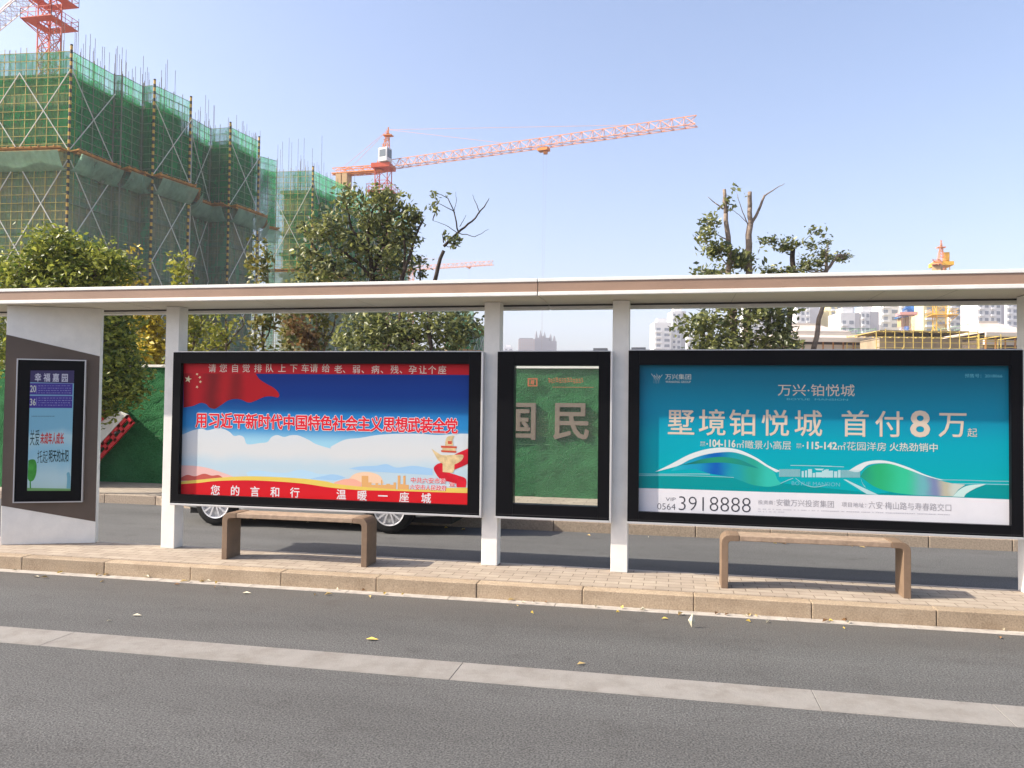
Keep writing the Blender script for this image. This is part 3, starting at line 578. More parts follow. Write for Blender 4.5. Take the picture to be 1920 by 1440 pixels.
# ================================================================== HEDGE WALL ACROSS THE BACK ROAD
turf = mat('turf_green', (.035, .17, .055), .9, .1); n, l, b = nd(turf)
tc = n.new('ShaderNodeTexCoord'); t = n.new('ShaderNodeTexNoise'); t.inputs['Scale'].default_value = 38; t.inputs['Detail'].default_value = 5; l.new(tc.outputs['Object'], t.inputs['Vector'])
t3 = n.new('ShaderNodeTexNoise'); t3.inputs['Scale'].default_value = 1.3; t3.inputs['Detail'].default_value = 6; l.new(tc.outputs['Object'], t3.inputs['Vector'])
ad = n.new('ShaderNodeMath'); ad.operation = 'MULTIPLY_ADD'; ad.inputs[1].default_value = .55; l.new(t3.outputs['Fac'], ad.inputs[0])
a2 = n.new('ShaderNodeMath'); a2.operation = 'MULTIPLY'; a2.inputs[1].default_value = .5; l.new(t.outputs['Fac'], a2.inputs[0]); l.new(a2.outputs[0], ad.inputs[2])
r = n.new('ShaderNodeValToRGB'); r.color_ramp.elements[0].position = .36; r.color_ramp.elements[1].position = .68; r.color_ramp.elements[0].color = (.012, .085, .024, 1); r.color_ramp.elements[1].color = (.05, .20, .075, 1)
l.new(ad.outputs[0], r.inputs[0]); l.new(r.outputs[0], b.inputs['Base Color'])
bp = n.new('ShaderNodeBump'); bp.inputs['Strength'].default_value = .9; bp.inputs['Distance'].default_value = .05; l.new(t.outputs['Fac'], bp.inputs['Height']); l.new(bp.outputs[0], b.inputs['Normal'])
WY = 14.15
HW = thing('site_wall', (-2, WY+.15, .1), 'long site wall faced with green artificial turf and a white coping', 'wall')
V = []; FQ = []
nx, nz = 560, 36; xs = np.linspace(-34, 30, nx); zs = np.linspace(.148, 2.47, nz)
X, Z = np.meshgrid(xs, zs); Y = WY+NP.uniform(-.022, .012, X.shape)+.02*np.sin(X*1.3)*np.sin(Z*2)
idx = np.arange(nx*nz).reshape(nz, nx); Q = np.stack([idx[:-1, :-1], idx[:-1, 1:], idx[1:, 1:], idx[1:, :-1]], -1).reshape(-1, 4)
numpy_mesh('turf_face', np.stack([X, Y, Z], -1).reshape(-1, 3), Q, turf, HW)
MB().box(-34, 30, WY+.06, WY+.3, .1, 2.47).build('wall_body', K('wall_grey', (.4, .4, .38), .8), HW)
MB().box(-34, 30, WY-.012, WY+.02, 1.085, 1.10).build('turf_seam', K('seam_green', (.09, .24, .10), .9), HW)
MB().box(-34, 30, WY-.04, WY+.34, 2.472, 2.522).build('coping', white, HW, bevel=.005)
HS = thing('site_wall', (-22, 12.75, .1), 'projecting stretch of turf faced site wall at far left casting shade on the set back wall', 'wall')
m = MB(); nx = 260; xs2 = np.linspace(-34, -12.0, nx); X2, Z2 = np.meshgrid(xs2, np.linspace(.148, 2.47, 24)); Y2 = 12.7+NP.uniform(-.02, .012, X2.shape)
ix = np.arange(nx*24).reshape(24, nx); numpy_mesh('turf_face', np.stack([X2, Y2, Z2], -1).reshape(-1, 3), np.stack([ix[:-1, :-1], ix[:-1, 1:], ix[1:, 1:], ix[1:, :-1]], -1).reshape(-1, 4), turf, HS)
MB().box(-34, -11.99, 12.74, 14.1, .1, 2.47).build('wall_body', turf, HS); MB().box(-34, -11.95, 12.66, 14.1, 2.472, 2.522).build('coping', white, HS)
FW = Face((0, WY-.05, 0), (1, 0, 0), .001)
bronze = mat('letter_bronze', (.20, .16, .12), .5, .4, vary=.12, vscale=8)
for c, cx, nm in (('国', 972, 'raised bronze character partly hidden behind the frame at left'), ('民', 1071, 'raised bronze character fully visible through the glazed panel')):
    vs, fs = glyphs(c); k = 70*FW.scale(cx, 788)/.92; a, z = FW.px(cx, 788); o_ = random.Random(2)
    vs, fs = glyphs(c, .018)
    m = MB(); nv = len(glyphs(c)[0])
    # front sheet plus a body swept backwards so that each stroke has depth
    m.add([FW.P(a+x*k, z+(y-.38)*k, 12+.15*j) for x, y, j in vs], fs)
    for q in range(1, 8): m.add([FW.P(a+x*k, z+(y-.38)*k, 12-q*7+.15*j) for x, y, j in vs], fs)
    ob = m.build('wall_character', bronze, org=(a, WY-.06, z), fix=False); tag(ob, nm, 'lettering', 'raised characters on the green wall')
mb = MB(); q = random.Random(9)
o1 = K('orange_print', (.40, .12, .04), .6)
FW2 = Face((0, WY-.055, 0), (1, 0, 0), .001)
w9 = lambda x, y: (960+x/4.5, 660+y/4.5)
lg = thing('wall_emblem', FW2.P(*FW2.px(1000, 716), 0), 'small orange square seal and faint orange writing on the green wall', 'emblem')
for r in ([(132, 220), (215, 220), (215, 232), (132, 232)], [(132, 280), (215, 280), (215, 290), (132, 290)], [(132, 232), (146, 232), (146, 280), (132, 280)], [(203, 232), (215, 232), (215, 280), (203, 280)], [(160, 236), (190, 240), (185, 276), (156, 270)], [(340, 294), (690, 296), (690, 300), (340, 298)]):
    FW2.poly(mb, [w9(*p) for p in r], 1)
x = 305
while x < 600:
    wd = q.uniform(10, 22); y = 215+q.uniform(0, 14)
    for k in range(3): FW2.poly(mb, [w9(x+k*6, y+k*14), w9(x+k*6+wd, y+k*14), w9(x+wd, y+k*14+8), w9(x, y+k*14+8)], 1)
    x += wd+8
mb.build('seal', o1, lg)
# leaning red-framed sign board in front of the wall
RS = thing('sign_board', (-11.1, 13.9, .15), 'tilted white sign board with a thick red lattice edge leaning out from the wall', 'sign')
c0 = ony(238, 778, WY-.3); c1 = ony(190, 830, WY-.3)
e = (c1-c0).normalized(); up_ = Vector((-e.z, 0, e.x)).normalized()
if up_.z < 0: up_ = -up_
eh = Vector((e.x, e.y, e.z)); red_p = K('red_paint', (.62, .02, .025), .45, .4)
nb = Vector((0, -1, 0)); Lg = (c1-c0).length*2.2
mb = MB(); th = .20
for k in range(7):                                    # edge ladder: two rails and rungs
    t0 = k*Lg/7; mb.prism([c0+eh*t0, c0+eh*(t0+.07), c0+eh*(t0+.07)+up_*-th, c0+eh*t0+up_*-th], nb*-.05)
mb.prism([c0, c0+eh*Lg, c0+eh*Lg-up_*.06, c0-up_*.06], nb*-.052); mb.prism([c0-up_*(th-.05), c0+eh*Lg-up_*(th-.05), c0+eh*Lg-up_*(th+.02), c0-up_*(th+.02)], nb*-.053)
mb.build('lattice_edge', red_p, RS)
mb = MB(); mb.prism([c0+up_*.01, c0+eh*Lg+up_*.01, c0+eh*Lg+up_*.42, c0+eh*.2+up_*.42], nb*-.06); mb.build('board', white, RS)
mb = MB(); mb.prism([c0+up_*.30+eh*.25, c0+eh*.5+up_*.30, c0+eh*.5+up_*.42, c0+eh*.25+up_*.42], nb*.07); mb.build('red_mark', red_p, RS)
for k in (.25, .6):
    bs = c0+eh*(Lg*k)-up_*.06; MB().bar(bs, (bs.x, WY+.05, bs.z), .03).build('wall_bracket', K('grey_metal', (.3, .3, .3), .5), RS)

# ================================================================== PARKED CAR
CP = mat('car_white', (.72, .73, .72), .28, .5, coat=.8); tyre = mat('tyre', (.018, .018, .018), .85, .15); alloy = mat('alloy', (.66, .66, .68), .32, .5, metal=.35)
cgl = mat('car_glass', (.012, .015, .017), .06, .6); trimb = mat('black_trim', (.012, .012, .013), .6, .2); lampm = mat('lamp_clear', (.5, .5, .5), .12, .5); lampr = mat('lamp_red', (.32, .01, .01), .2, .5)
CX, CY, WB = -6.44, 10.42, 2.65                        # left wheel centre, near flank
CAR = thing('parked_car', (CX+WB/2, CY+.85, 0), 'white sedan with silver multi spoke wheels parked on the back road behind left poster', 'car')
xl = CX-.80; W2 = .86; yc = CY+.84
def car_loft(sections, name, m, par, sub=2):
    """sections: (x, [(half width, z)...]) left-right symmetric rings"""
    bm = bmesh.new(); rings = []
    for x, pr in sections:
        ring = [bm.verts.new((x, yc-hw, z)) for hw, z in pr]+[bm.verts.new((x, yc+hw, z)) for hw, z in pr[::-1]]
        rings.append(ring)
    k = len(rings[0])
    for a, b_ in zip(rings, rings[1:]):
        for i in range(k): bm.faces.new((a[i], a[(i+1) % k], b_[(i+1) % k], b_[i]))
    bm.faces.new(rings[0][::-1]); bm.faces.new(rings[-1])
    me = bpy.data.meshes.new('tmp'); bm.to_mesh(me); bm.free(); ob = bpy.data.objects.new('tmp', me); COL.objects.link(ob)
    md = ob.modifiers.new('s', 'SUBSURF'); md.levels = sub
    for wx in (CX, CX+WB):
        if name != 'body': break
        cme = bpy.data.meshes.new('c'); MBt = MB().lathe([(.0, -1.2), (.365, -1.2), (.365, 1.2), (0, 1.2)], (wx, yc, .33), (0, 1, 0), 40)
        cme.from_pydata([tuple(v) for v in MBt.v], [], MBt.f); bmc = bmesh.new(); bmc.from_mesh(cme); bmesh.ops.remove_doubles(bmc, verts=bmc.verts, dist=1e-4); bmesh.ops.recalc_face_normals(bmc, faces=bmc.faces); bmc.to_mesh(cme); bmc.free()
        co = bpy.data.objects.new('c', cme); COL.objects.link(co); bo = ob.modifiers.new('b', 'BOOLEAN'); bo.operation = 'DIFFERENCE'; bo.object = co; bo.solver = 'EXACT'
    bpy.context.view_layer.update()
    ev = bpy.data.meshes.new_from_object(ob.evaluated_get(bpy.context.evaluated_depsgraph_get()))
    o = ORG[par.name]; vs = [Vector(v.co) for v in ev.vertices]; fs = [tuple(p.vertices) for p in ev.polygons]
    for x in [q for q in COL.objects if q.name in ('tmp', 'c') or q.name.startswith('c.0')]: bpy.data.objects.remove(x)
    bb = MB().add(vs, fs).build(name, m, par, smooth=True); return bb
def low(h, z0, z1, t=.92): return [(h*.80, z0), (h*.97, z0+.06), (h, z0+.25), (h*.99, z1-.12), (h*t, z1), (h*.5, z1+.03)]
body = car_loft([(xl-.02, low(.55, .36, .62)), (xl+.02, low(.70, .24, .66)), (xl+.25, low(.82, .19, .74)), (xl+.9, low(.865, .17, .86)), (xl+1.6, low(.88, .17, .92)), (xl+2.6, low(.88, .17, .94)), (xl+3.5, low(.875, .17, .96)), (xl+4.2, low(.82, .22, .97)), (xl+4.52, low(.74, .28, .95)), (xl+4.56, low(.6, .40, .90))], 'body', CP, CAR)
cab = car_loft([(xl+1.25, [(.66, .90), (.62, .93), (.3, .95)]), (xl+1.9, [(.74, .90), (.66, 1.25), (.3, 1.33)]), (xl+2.3, [(.76, .90), (.62, 1.38), (.3, 1.44)]), (xl+3.0, [(.76, .90), (.62, 1.39), (.3, 1.45)]), (xl+3.6, [(.74, .92), (.62, 1.25), (.3, 1.34)]), (xl+4.2, [(.68, .93), (.6, .99), (.3, 1.0)])], 'glass_house', cgl, CAR)
car_loft([(xl+2.05, [(.56, 1.36), (.5, 1.41), (.2, 1.425)]), (xl+2.3, [(.64, 1.385), (.56, 1.445), (.2, 1.462)]), (xl+3.0, [(.64, 1.39), (.56, 1.455), (.2, 1.472)]), (xl+3.4, [(.58, 1.32), (.5, 1.385), (.2, 1.405)])], 'roof', CP, CAR)
for wx in (CX, CX+WB):
    for sd, y in ((-1, CY-.02), (1, CY+1.70)):
        t = MB().lathe([(.225, .09), (.30, .10), (.325, .07), (.33, 0), (.325, -.07), (.30, -.10), (.225, -.09), (.215, 0), (.225, .09)], (wx, y+.1*(-sd), .333), (0, sd, 0), 40).build('wheel', tyre, CAR, smooth=True)
        m = MB().lathe([(.228, .06), (.222, .105), (.205, .10), (.20, .05), (.05, .06), (.045, .095), (0, .10)], (wx, y+.1*(-sd), .333), (0, sd, 0), 40)
        for k in range(10):
            a = 2*math.pi*(k//2)/5+(.14 if k % 2 else -.14)+.3; d = Vector((math.cos(a), 0, math.sin(a))); q = Vector((-d.z, 0, d.x)); a2 = 2*math.pi*(k//2)/5+(.26 if k % 2 else -.26)+.3; d2 = Vector((math.cos(a2), 0, math.sin(a2)))
            cc = Vector((wx, y+.1*(-sd)+sd*.085, .333)); m.prism([cc+d*.04-q*.012, cc+d*.04+q*.012, cc+d2*.212+q*.014, cc+d2*.212-q*.014], Vector((0, sd*.018, 0)))
        m.build('rim', alloy, t)
        MB().lathe([(.0, .03), (.2, .03)], (wx, y+.1*(-sd), .333), (0, sd, 0), 30).build('brake_shadow_disc', trimb, t)
for s in (-1, 1):
    MB().obox(Vector((xl+.14, yc+s*.58, .64)), Vector((.7, s*.7, 0)).normalized(), Vector((-s*.7, .7, 0)).normalized(), Vector((0, 0, 1)), .06, .16, .055).build('headlight', lampm, CAR, bevel=.02)
    MB().obox(Vector((xl+4.5, yc+s*.6, .80)), Vector((1, 0, 0)), Vector((0, 1, 0)), Vector((0, 0, 1)), .05, .14, .06).build('tail_light', lampr, CAR, bevel=.02)
    MB().obox(Vector((xl+1.75, yc+s*.96, .97)), Vector((1, 0, 0)), Vector((0, 1, 0)), Vector((0, 0, 1)), .06, .09, .06).build('door_mirror', CP, CAR, bevel=.025)
    for hx in (2.45, 3.35): MB().obox(Vector((xl+hx, yc+s*.885, .80)), Vector((1, 0, 0)), Vector((0, 1, 0)), Vector((0, 0, 1)), .09, .012, .014).build('door_handle', alloy, CAR, bevel=.005)
MB().box(xl+.3, xl+4.3, yc-.7, yc+.7, .15, .3).build('underbody', trimb, CAR)
MB().box(xl-.03, xl+.02, yc-.38, yc+.38, .36, .50).build('grille', trimb, CAR)

# ================================================================== FALLEN LEAVES
lf = [K('dry_leaf', (.55, .40, .16), .7), K('yellow_leaf', (.68, .50, .10), .6), K('pale_leaf', (.55, .50, .36), .6), K('brown_leaf', (.26, .14, .06), .8)]
def leaf(m, p, s, a, lift=0):
    d = Vector((math.cos(a), math.sin(a), 0)); q = Vector((-d.y, d.x, 0)); p = Vector(p)+Vector((0, 0, .006))
    up = Vector((0, 0, 1))
    return m.add([p-d*s, p-d*s*.2+q*s*.42+up*(lift+.012), p+d*s+up*lift*.5, p-d*s*.2-q*s*.42+up*(lift+.006), p+up*lift*.3], [(0, 4, 1), (4, 2, 1), (0, 3, 4), (4, 3, 2)])
def leaf_at(px, py, s, a, m, label, lift=0):
    p = onz(px, py, 0.002); ob = leaf(MB(), p, s, a, lift).build('fallen_leaf', m, org=p, fix=False); tag(ob, label, 'leaf', 'single leaves fallen on the near road')
leaf_at(698, 1200, .05, .1, lf[1], 'yellow leaf lying on the dark asphalt just beyond the concrete strip')
leaf_at(1090, 1246, .035, .6, lf[0], 'small tan leaf lying close beside the far edge of the concrete strip')
leaf_at(257, 1155, .04, .2, lf[2], 'pale leaf on the asphalt in front of the end panel')
leaf_at(463, 1113, .045, .1, lf[2], 'pale flat leaf on the asphalt below the left bench')
leaf_at(1247, 1161, .03, .2, lf[1], 'small yellow leaf on the asphalt near the upright pale leaf')
leaf_at(205, 1165, .02, .9, lf[2], 'tiny white scrap of leaf left of the pale leaf by the end panel')
p = onz(1297, 1177, 0); ob = MB().add([p+Vector((0, 0, .003)), p+Vector((.028, .01, .05)), p+Vector((.008, .015, .115)), p+Vector((-.03, .005, .06)), p+Vector((0, -.012, .06))], [(0, 1, 4), (1, 2, 4), (2, 3, 4), (3, 0, 4)]).build('fallen_leaf', lf[2], org=p, fix=False)
tag(ob, 'curled cream leaf standing upright on the asphalt and casting a shadow', 'leaf', 'single leaves fallen on the near road')
for k in range(4):
    m = MB()
    for i in range(20):
        c = rnd.choice((.62, -2.9, -4.6, -1.2, 1.4, 2.5, -6.3)) if rnd.random() < .6 else rnd.uniform(-8, 4)
        x = c+rnd.gauss(0, .14); y = rnd.choice((rnd.uniform(7.09, 7.17), rnd.uniform(7.09, 7.17), rnd.uniform(11.0, 11.13), 6.95+rnd.gauss(0, .06)))
        leaf(m, (x, y, .006 if y > 7.07 and y < 8 else .001), rnd.uniform(.015, .045), rnd.uniform(0, 6.3), rnd.uniform(0, .02))
    tag(m.build('leaf_litter', lf[k], fix=False), ['tan', 'yellow', 'cream', 'dark brown'][k]+' dry leaves and scraps gathered along the kerb gutters', 'leaf litter', 'leaf litter along the kerbs', 'stuff')
# ================================================================== TREES
bark = mat('bark', (.15, .11, .08), .9, .15, vary=.4, vscale=12, bump=.6, bscale=40)
barkp = mat('bark_pale', (.25, .195, .15), .9, .15, vary=.35, vscale=10, bump=.6, bscale=40)
barkd = mat('bark_dark', (.06, .045, .035), .9, .15, vary=.4, vscale=12)
leafA = leafmat('leaf_camphor', (.05, .095, .014), (.40, .41, .07))
leafB = leafmat('leaf_broad', (.022, .045, .012), (.28, .29, .085), .7)
leafC = leafmat('leaf_yellow_green', (.14, .18, .022), (.36, .34, .05))
leafD = leafmat('leaf_yellow', (.34, .25, .012), (.58, .46, .05))
leafE = leafmat('leaf_mixed', (.06, .09, .015), (.26, .22, .05))
leafF = leafmat('leaf_red_brown', (.10, .07, .02), (.24, .13, .05))
def leaves_mesh(pts, size, droop=.3, narrow=.42, seed=1):
    r = np.random.RandomState(seed); n = len(pts)
    d = r.normal(size=(n, 3)); d[:, 2] = d[:, 2]*.55-droop; d /= np.linalg.norm(d, axis=1)[:, None]
    q = np.cross(d, r.normal(size=(n, 3))); q /= np.linalg.norm(q, axis=1)[:, None]; nn = np.cross(d, q)
    s = size*r.uniform(.65, 1.25, n)[:, None]
    a = pts-d*s*.5; c = pts+d*s*.5; l_ = pts+q*s*narrow*.5+nn*s*.10; rr = pts-q*s*narrow*.5+nn*s*.10; m_ = pts
    V = np.stack([a, l_, c, rr, m_], 1).reshape(-1, 3); b = np.arange(n)*5
    Fc = np.concatenate([np.stack([b, b+1, b+4], 1), np.stack([b+1, b+2, b+4], 1), np.stack([b+4, b+2, b+3], 1), np.stack([b, b+4, b+3], 1)])
    return V, Fc
def blob_points(blobs, per, spread, seed):
    """clumps of leaves at twig tips through ellipsoid volumes, denser towards the outside"""
    r = np.random.RandomState(seed); out = []; tips = []
    for (c, rad, ncl) in blobs:
        u = r.normal(size=(ncl, 3)); u /= np.linalg.norm(u, axis=1)[:, None]
        t = r.uniform(.25, 1, ncl)**.55
        cl = np.array(c)+u*t[:, None]*np.array(rad)*r.uniform(.8, 1.12, ncl)[:, None]
        tips.append(cl)
        k = r.poisson(per, ncl)+2
        out.append(np.repeat(cl, k, 0)+r.normal(size=(k.sum(), 3))*spread*np.array([1, 1, .75]))
    return np.concatenate(out), np.concatenate(tips)
def limb(m, p, q, r0, r1, wob=.06, n=5, seed=0):
    p, q = Vector(p), Vector(q); rr = random.Random(seed+int(abs(p.x*97+q.z*131))); L = (q-p).length
    pts = [p.lerp(q, i/n)+(Vector((rr.uniform(-1, 1), rr.uniform(-1, 1), rr.uniform(-1, 1)))*wob*L*(0 if i in (0, n) else 1)) for i in range(n+1)]
    m.tube(pts, [r0+(r1-r0)*i/n for i in range(n+1)], 7); return pts
def make_tree(name, label, base, trunk, blobs, per, spread, lsize, lm, bm_, group, seed, cat='tree', twigs=40, narrow=.45, r0=.09, droop=.3):
    """trunk: list of polylines [(points...), r_start, r_end]; blobs: [(centre, radii, clumps)]"""
    t = thing(name, base, label, cat, group)
    m = MB(); nodes = []
    for pts, ra, rb in trunk:
        for i in range(len(pts)-1):
            f0 = ra+(rb-ra)*i/(len(pts)-1); f1 = ra+(rb-ra)*(i+1)/(len(pts)-1)
            nodes += limb(m, pts[i], pts[i+1], f0, f1, .035, 4, seed+i)
    if blobs:
        P_, tips = blob_points(blobs, per, spread, seed)
        na = np.array([tuple(p) for p in nodes[2:]] or [tuple(nodes[0])]); r = np.random.RandomState(seed+5)
        for i in r.choice(len(tips), min(twigs, len(tips)), replace=False):
            d = np.linalg.norm(na-tips[i], axis=1)+np.maximum(0, na[:, 2]-tips[i][2])*2; j = d.argmin()
            limb(m, na[j], tips[i], max(.006, r0*.22), .004, .08, 4, seed+int(i))
        m.build('trunk', bm_, t, smooth=True)
        V, Fc = leaves_mesh(P_, lsize, droop, narrow, seed)
        numpy_mesh('crown', V, Fc, lm, t)
    else: m.build('trunk', bm_, t, smooth=True)
    return t
def T(px, py, d): return tuple(at(px, py, d))
def G(px, d, z=0):
    p = at(px, 720, d); return (p.x, p.y, z)
# bushy camphor tree left, in front of the turf wall
dA = 14.0
make_tree('camphor_tree', 'bushy green camphor tree rising over the left end of the canopy', G(95, dA, .15),
    [([G(95, dA, .1), T(100, 800, dA), T(105, 640, dA)], .11, .08), ([T(105, 640, dA), T(60, 540, dA-.3), T(30, 480, dA)], .06, .02), ([T(105, 640, dA), T(120, 540, dA+.2), T(110, 450, dA)], .07, .02), ([T(105, 640, dA), T(165, 560, dA-.2), T(190, 470, dA)], .055, .02), ([T(105, 680, dA), T(200, 640, dA), T(235, 580, dA)], .05, .02)],
    [(T(105, 470, dA), (.42, .55, .42), 95), (T(170, 490, dA), (.5, .6, .42), 100), (T(40, 520, dA), (.62, .6, .45), 110), (T(215, 505, dA-.2), (.30, .5, .34), 60), (T(120, 550, dA), (.95, .8, .62), 190), (T(195, 620, dA), (.62, .7, .55), 170), (T(60, 640, dA), (.9, .8, .7), 120), (T(205, 700, dA), (.55, .6, .50), 190), (T(165, 760, dA), (.42, .5, .36), 80), (T(238, 720, dA), (.25, .4, .40), 60), (T(-70, 560, dA), (.7, .7, .7), 60)],
    14, .105, .115, leafA, bark, 'trees around the bus stop', 3, twigs=70)
# broad leaved tree in the middle
dB = 16.0
make_tree('broadleaf_tree', 'dark glossy leaved tree forking above the middle of the left poster', G(705, dB),
    [([G(708, dB, 0), T(702, 640, dB), T(699, 528, dB)], .10, .075), ([T(699, 535, dB), T(696, 500, dB), T(690, 430, dB), T(700, 380, dB)], .065, .015), ([T(697, 520, dB), T(672, 492, dB), T(620, 460, dB), T(585, 420, dB)], .045, .012), ([T(700, 510, dB), T(715, 460, dB), T(735, 400, dB)], .04, .012), ([T(690, 470, dB), T(660, 430, dB), T(650, 380, dB)], .035, .012), ([T(640, 520, dB), T(600, 480, dB), T(570, 430, dB)], .04, .015)],
    [(T(660, 378, dB), (.30, .5, .20), 24), (T(715, 372, dB), (.32, .5, .16), 24), (T(750, 400, dB), (.25, .5, .2), 20), (T(690, 410, dB), (.5, .6, .28), 36), (T(625, 420, dB), (.34, .5, .28), 28), (T(735, 440, dB), (.42, .5, .34), 34), (T(655, 455, dB), (.42, .6, .30), 30), (T(595, 440, dB), (.34, .5, .22), 24), (T(580, 480, dB), (.30, .4, .22), 18), (T(700, 480, dB), (.40, .6, .2), 24), (T(632, 500, dB), (.40, .5, .16), 18), (T(750, 490, dB), (.34, .5, .26), 28), (T(575, 516, dB), (.30, .4, .12), 14), (T(660, 520, dB), (.25, .4, .1), 8), (T(725, 520, dB), (.35, .4, .1), 14),
     (T(720, 610, dB-.4), (.85, .7, .34), 95), (T(835, 612, dB-.4), (.75, .7, .38), 100), (T(770, 655, dB-.4), (1.25, .7, .40), 110), (T(660, 645, dB-.4), (.35, .5, .3), 26)],
    9, .115, .13, leafB, barkd, 'trees around the bus stop', 5, twigs=90, narrow=.48, r0=.07, droop=.5)
# slender dark stems right of it
make_tree('slender_tree', 'thin dark stemmed tree with leafy tips right of the glossy leaved tree', G(755, 15.6),
    [([G(757, 15.6), T(753, 520, 15.6), T(772, 470, 15.6), T(794, 412, 15.6)], .05, .018), ([T(755, 528, 15.6), T(757, 440, 15.6), T(752, 400, 15.6)], .03, .012)],
    [(T(778, 405, 15.6), (.18, .2, .12), 12), (T(762, 420, 15.6), (.2, .2, .25), 14), (T(775, 445, 15.6), (.15, .2, .15), 8)], 7, .07, .14, leafB, barkd, 'trees around the bus stop', 8, twigs=12, narrow=.5, r0=.06, droop=.5)
make_tree('bare_tree', 'nearly bare leaning tree with a few dark leaves beside the far crane jib', G(800, 15.2),
    [([G(806, 15.2), T(815, 528, 15.2), T(832, 470, 15.2)], .05, .034), ([T(832, 462, 15.2), T(858, 437, 15.2), T(885, 415, 15.2), T(908, 388, 15.2), T(917, 372, 15.2)], .030, .005), ([T(860, 436, 15.2), T(852, 400, 15.2), T(840, 372, 15.2), T(817, 360, 15.2)], .016, .004), ([T(853, 398, 15.2), T(830, 385, 15.2), T(813, 378, 15.2)], .009, .003), ([T(860, 437, 15.2), T(890, 444, 15.2), T(916, 430, 15.2)], .009, .003), ([T(899, 400, 15.2), T(892, 380, 15.2), T(886, 365, 15.2)], .009, .003), ([T(858, 437, 15.2), T(835, 422, 15.2), T(812, 414, 15.2)], .008, .003), ([T(832, 455, 15.2), T(830, 440, 15.2), T(833, 432, 15.2)], .012, .004), ([T(862, 425, 15.2), T(868, 415, 15.2), T(874, 403, 15.2)], .007, .003), ([T(852, 395, 15.2), T(856, 375, 15.2), T(854, 360, 15.2)], .006, .002)],
    [(T(818, 386, 15.2), (.10, .1, .12), 5), (T(814, 366, 15.2), (.05, .05, .05), 2), (T(840, 362, 15.2), (.05, .05, .03), 1), (T(846, 452, 15.2), (.17, .15, .13), 6), (T(856, 462, 15.2), (.12, .1, .08), 3), (T(836, 436, 15.2), (.04, .04, .04), 1)], 4, .04, .12, leafB, barkd, 'trees around the bus stop', 9, twigs=14, narrow=.5, r0=.04, droop=.7)
make_tree('shoot_tree', 'small pale leafy shoot just over the canopy left of the bare tree', G(787, 16.5), [([G(787, 16.5), T(787, 500, 16.5), T(785, 485, 16.5)], .03, .01)],
    [(T(786, 487, 16.5), (.10, .1, .09), 9), (T(788, 515, 16.5), (.16, .1, .14), 7)], 7, .05, .09, leafE, bark, 'trees around the bus stop', 10, twigs=5, r0=.03)
# pruned tree on the right
dC = 16.0
make_tree('pruned_tree', 'pruned tree with two sawn off pale stems above a dense dark crown', G(1385, dC),
    [([G(1385, dC), T(1378, 660, dC), T(1372, 560, dC), T(1366, 460, dC), T(1361, 400, dC), T(1358, 355, dC)], .085, .034), ([G(1400, dC), T(1402, 600, dC), T(1405, 510, dC), T(1407, 420, dC)], .085, .062), ([T(1407, 425, dC), T(1406, 390, dC), T(1406, 360, dC)], .052, .042), ([T(1409, 420, dC), T(1422, 395, dC), T(1434, 366, dC)], .034, .022), ([T(1434, 367, dC), T(1452, 355, dC), T(1471, 344, dC)], .016, .004), ([T(1402, 420, dC), T(1390, 390, dC), T(1381, 360, dC)], .012, .003), ([T(1356, 392, dC), T(1340, 380, dC), T(1327, 369, dC)], .016, .005), ([T(1364, 450, dC), T(1345, 440, dC), T(1330, 425, dC)], .014, .004), ([T(1402, 418, dC), T(1385, 402, dC), T(1372, 392, dC)], .008, .003), ([T(1366, 500, dC), T(1350, 480, dC), T(1338, 470, dC)], .014, .004)],
    [(T(1330, 413, dC), (.17, .2, .10), 9), (T(1323, 440, dC), (.12, .2, .08), 7), (T(1340, 470, dC), (.24, .25, .10), 15), (T(1388, 488, dC), (.28, .3, .16), 22), (T(1345, 512, dC), (.40, .4, .08), 20), (T(1381, 357, dC), (.04, .03, .05), 1), (T(1362, 378, dC), (.03, .03, .05), 1), (T(1373, 391, dC), (.02, .02, .02), 1),
     (T(1385, 588, dC-.2), (.85, .7, .32), 60), (T(1305, 612, dC-.2), (.40, .5, .24), 32), (T(1455, 602, dC-.2), (.40, .5, .32), 34), (T(1400, 640, dC-.2), (.85, .7, .30), 66), (T(1330, 655, dC-.2), (.5, .5, .2), 30), (T(1470, 650, dC-.2), (.3, .5, .25), 24), (T(1390, 550, dC-.2), (.6, .5, .3), 36)],
    9, .10, .14, leafB, barkp, 'trees around the bus stop', 12, twigs=90, narrow=.48, r0=.055, droop=.4)
make_tree('stub_tree', 'dark stub of a pruned stem with leafy side branches at right', G(1483, dC+.4),
    [([G(1478, dC+.4), T(1484, 560, dC+.4), T(1486, 510, dC+.4), T(1487, 466, dC+.4)], .065, .05), ([T(1484, 470, dC+.4), T(1465, 460, dC+.4), T(1440, 450, dC+.4)], .014, .004), ([T(1489, 468, dC+.4), T(1510, 450, dC+.4), T(1525, 436, dC+.4)], .008, .003)],
    [(T(1444, 452, dC+.4), (.16, .15, .08), 12), (T(1470, 462, dC+.4), (.18, .15, .12), 14), (T(1487, 458, dC+.4), (.12, .1, .06), 6), (T(1530, 434, dC+.4), (.12, .1, .07), 5), (T(1445, 508, dC+.4), (.22, .15, .07), 12), (T(1474, 508, dC+.4), (.2, .15, .08), 12)], 6, .075, .12, leafB, barkd, 'trees around the bus stop', 14, twigs=16, narrow=.45, r0=.05)
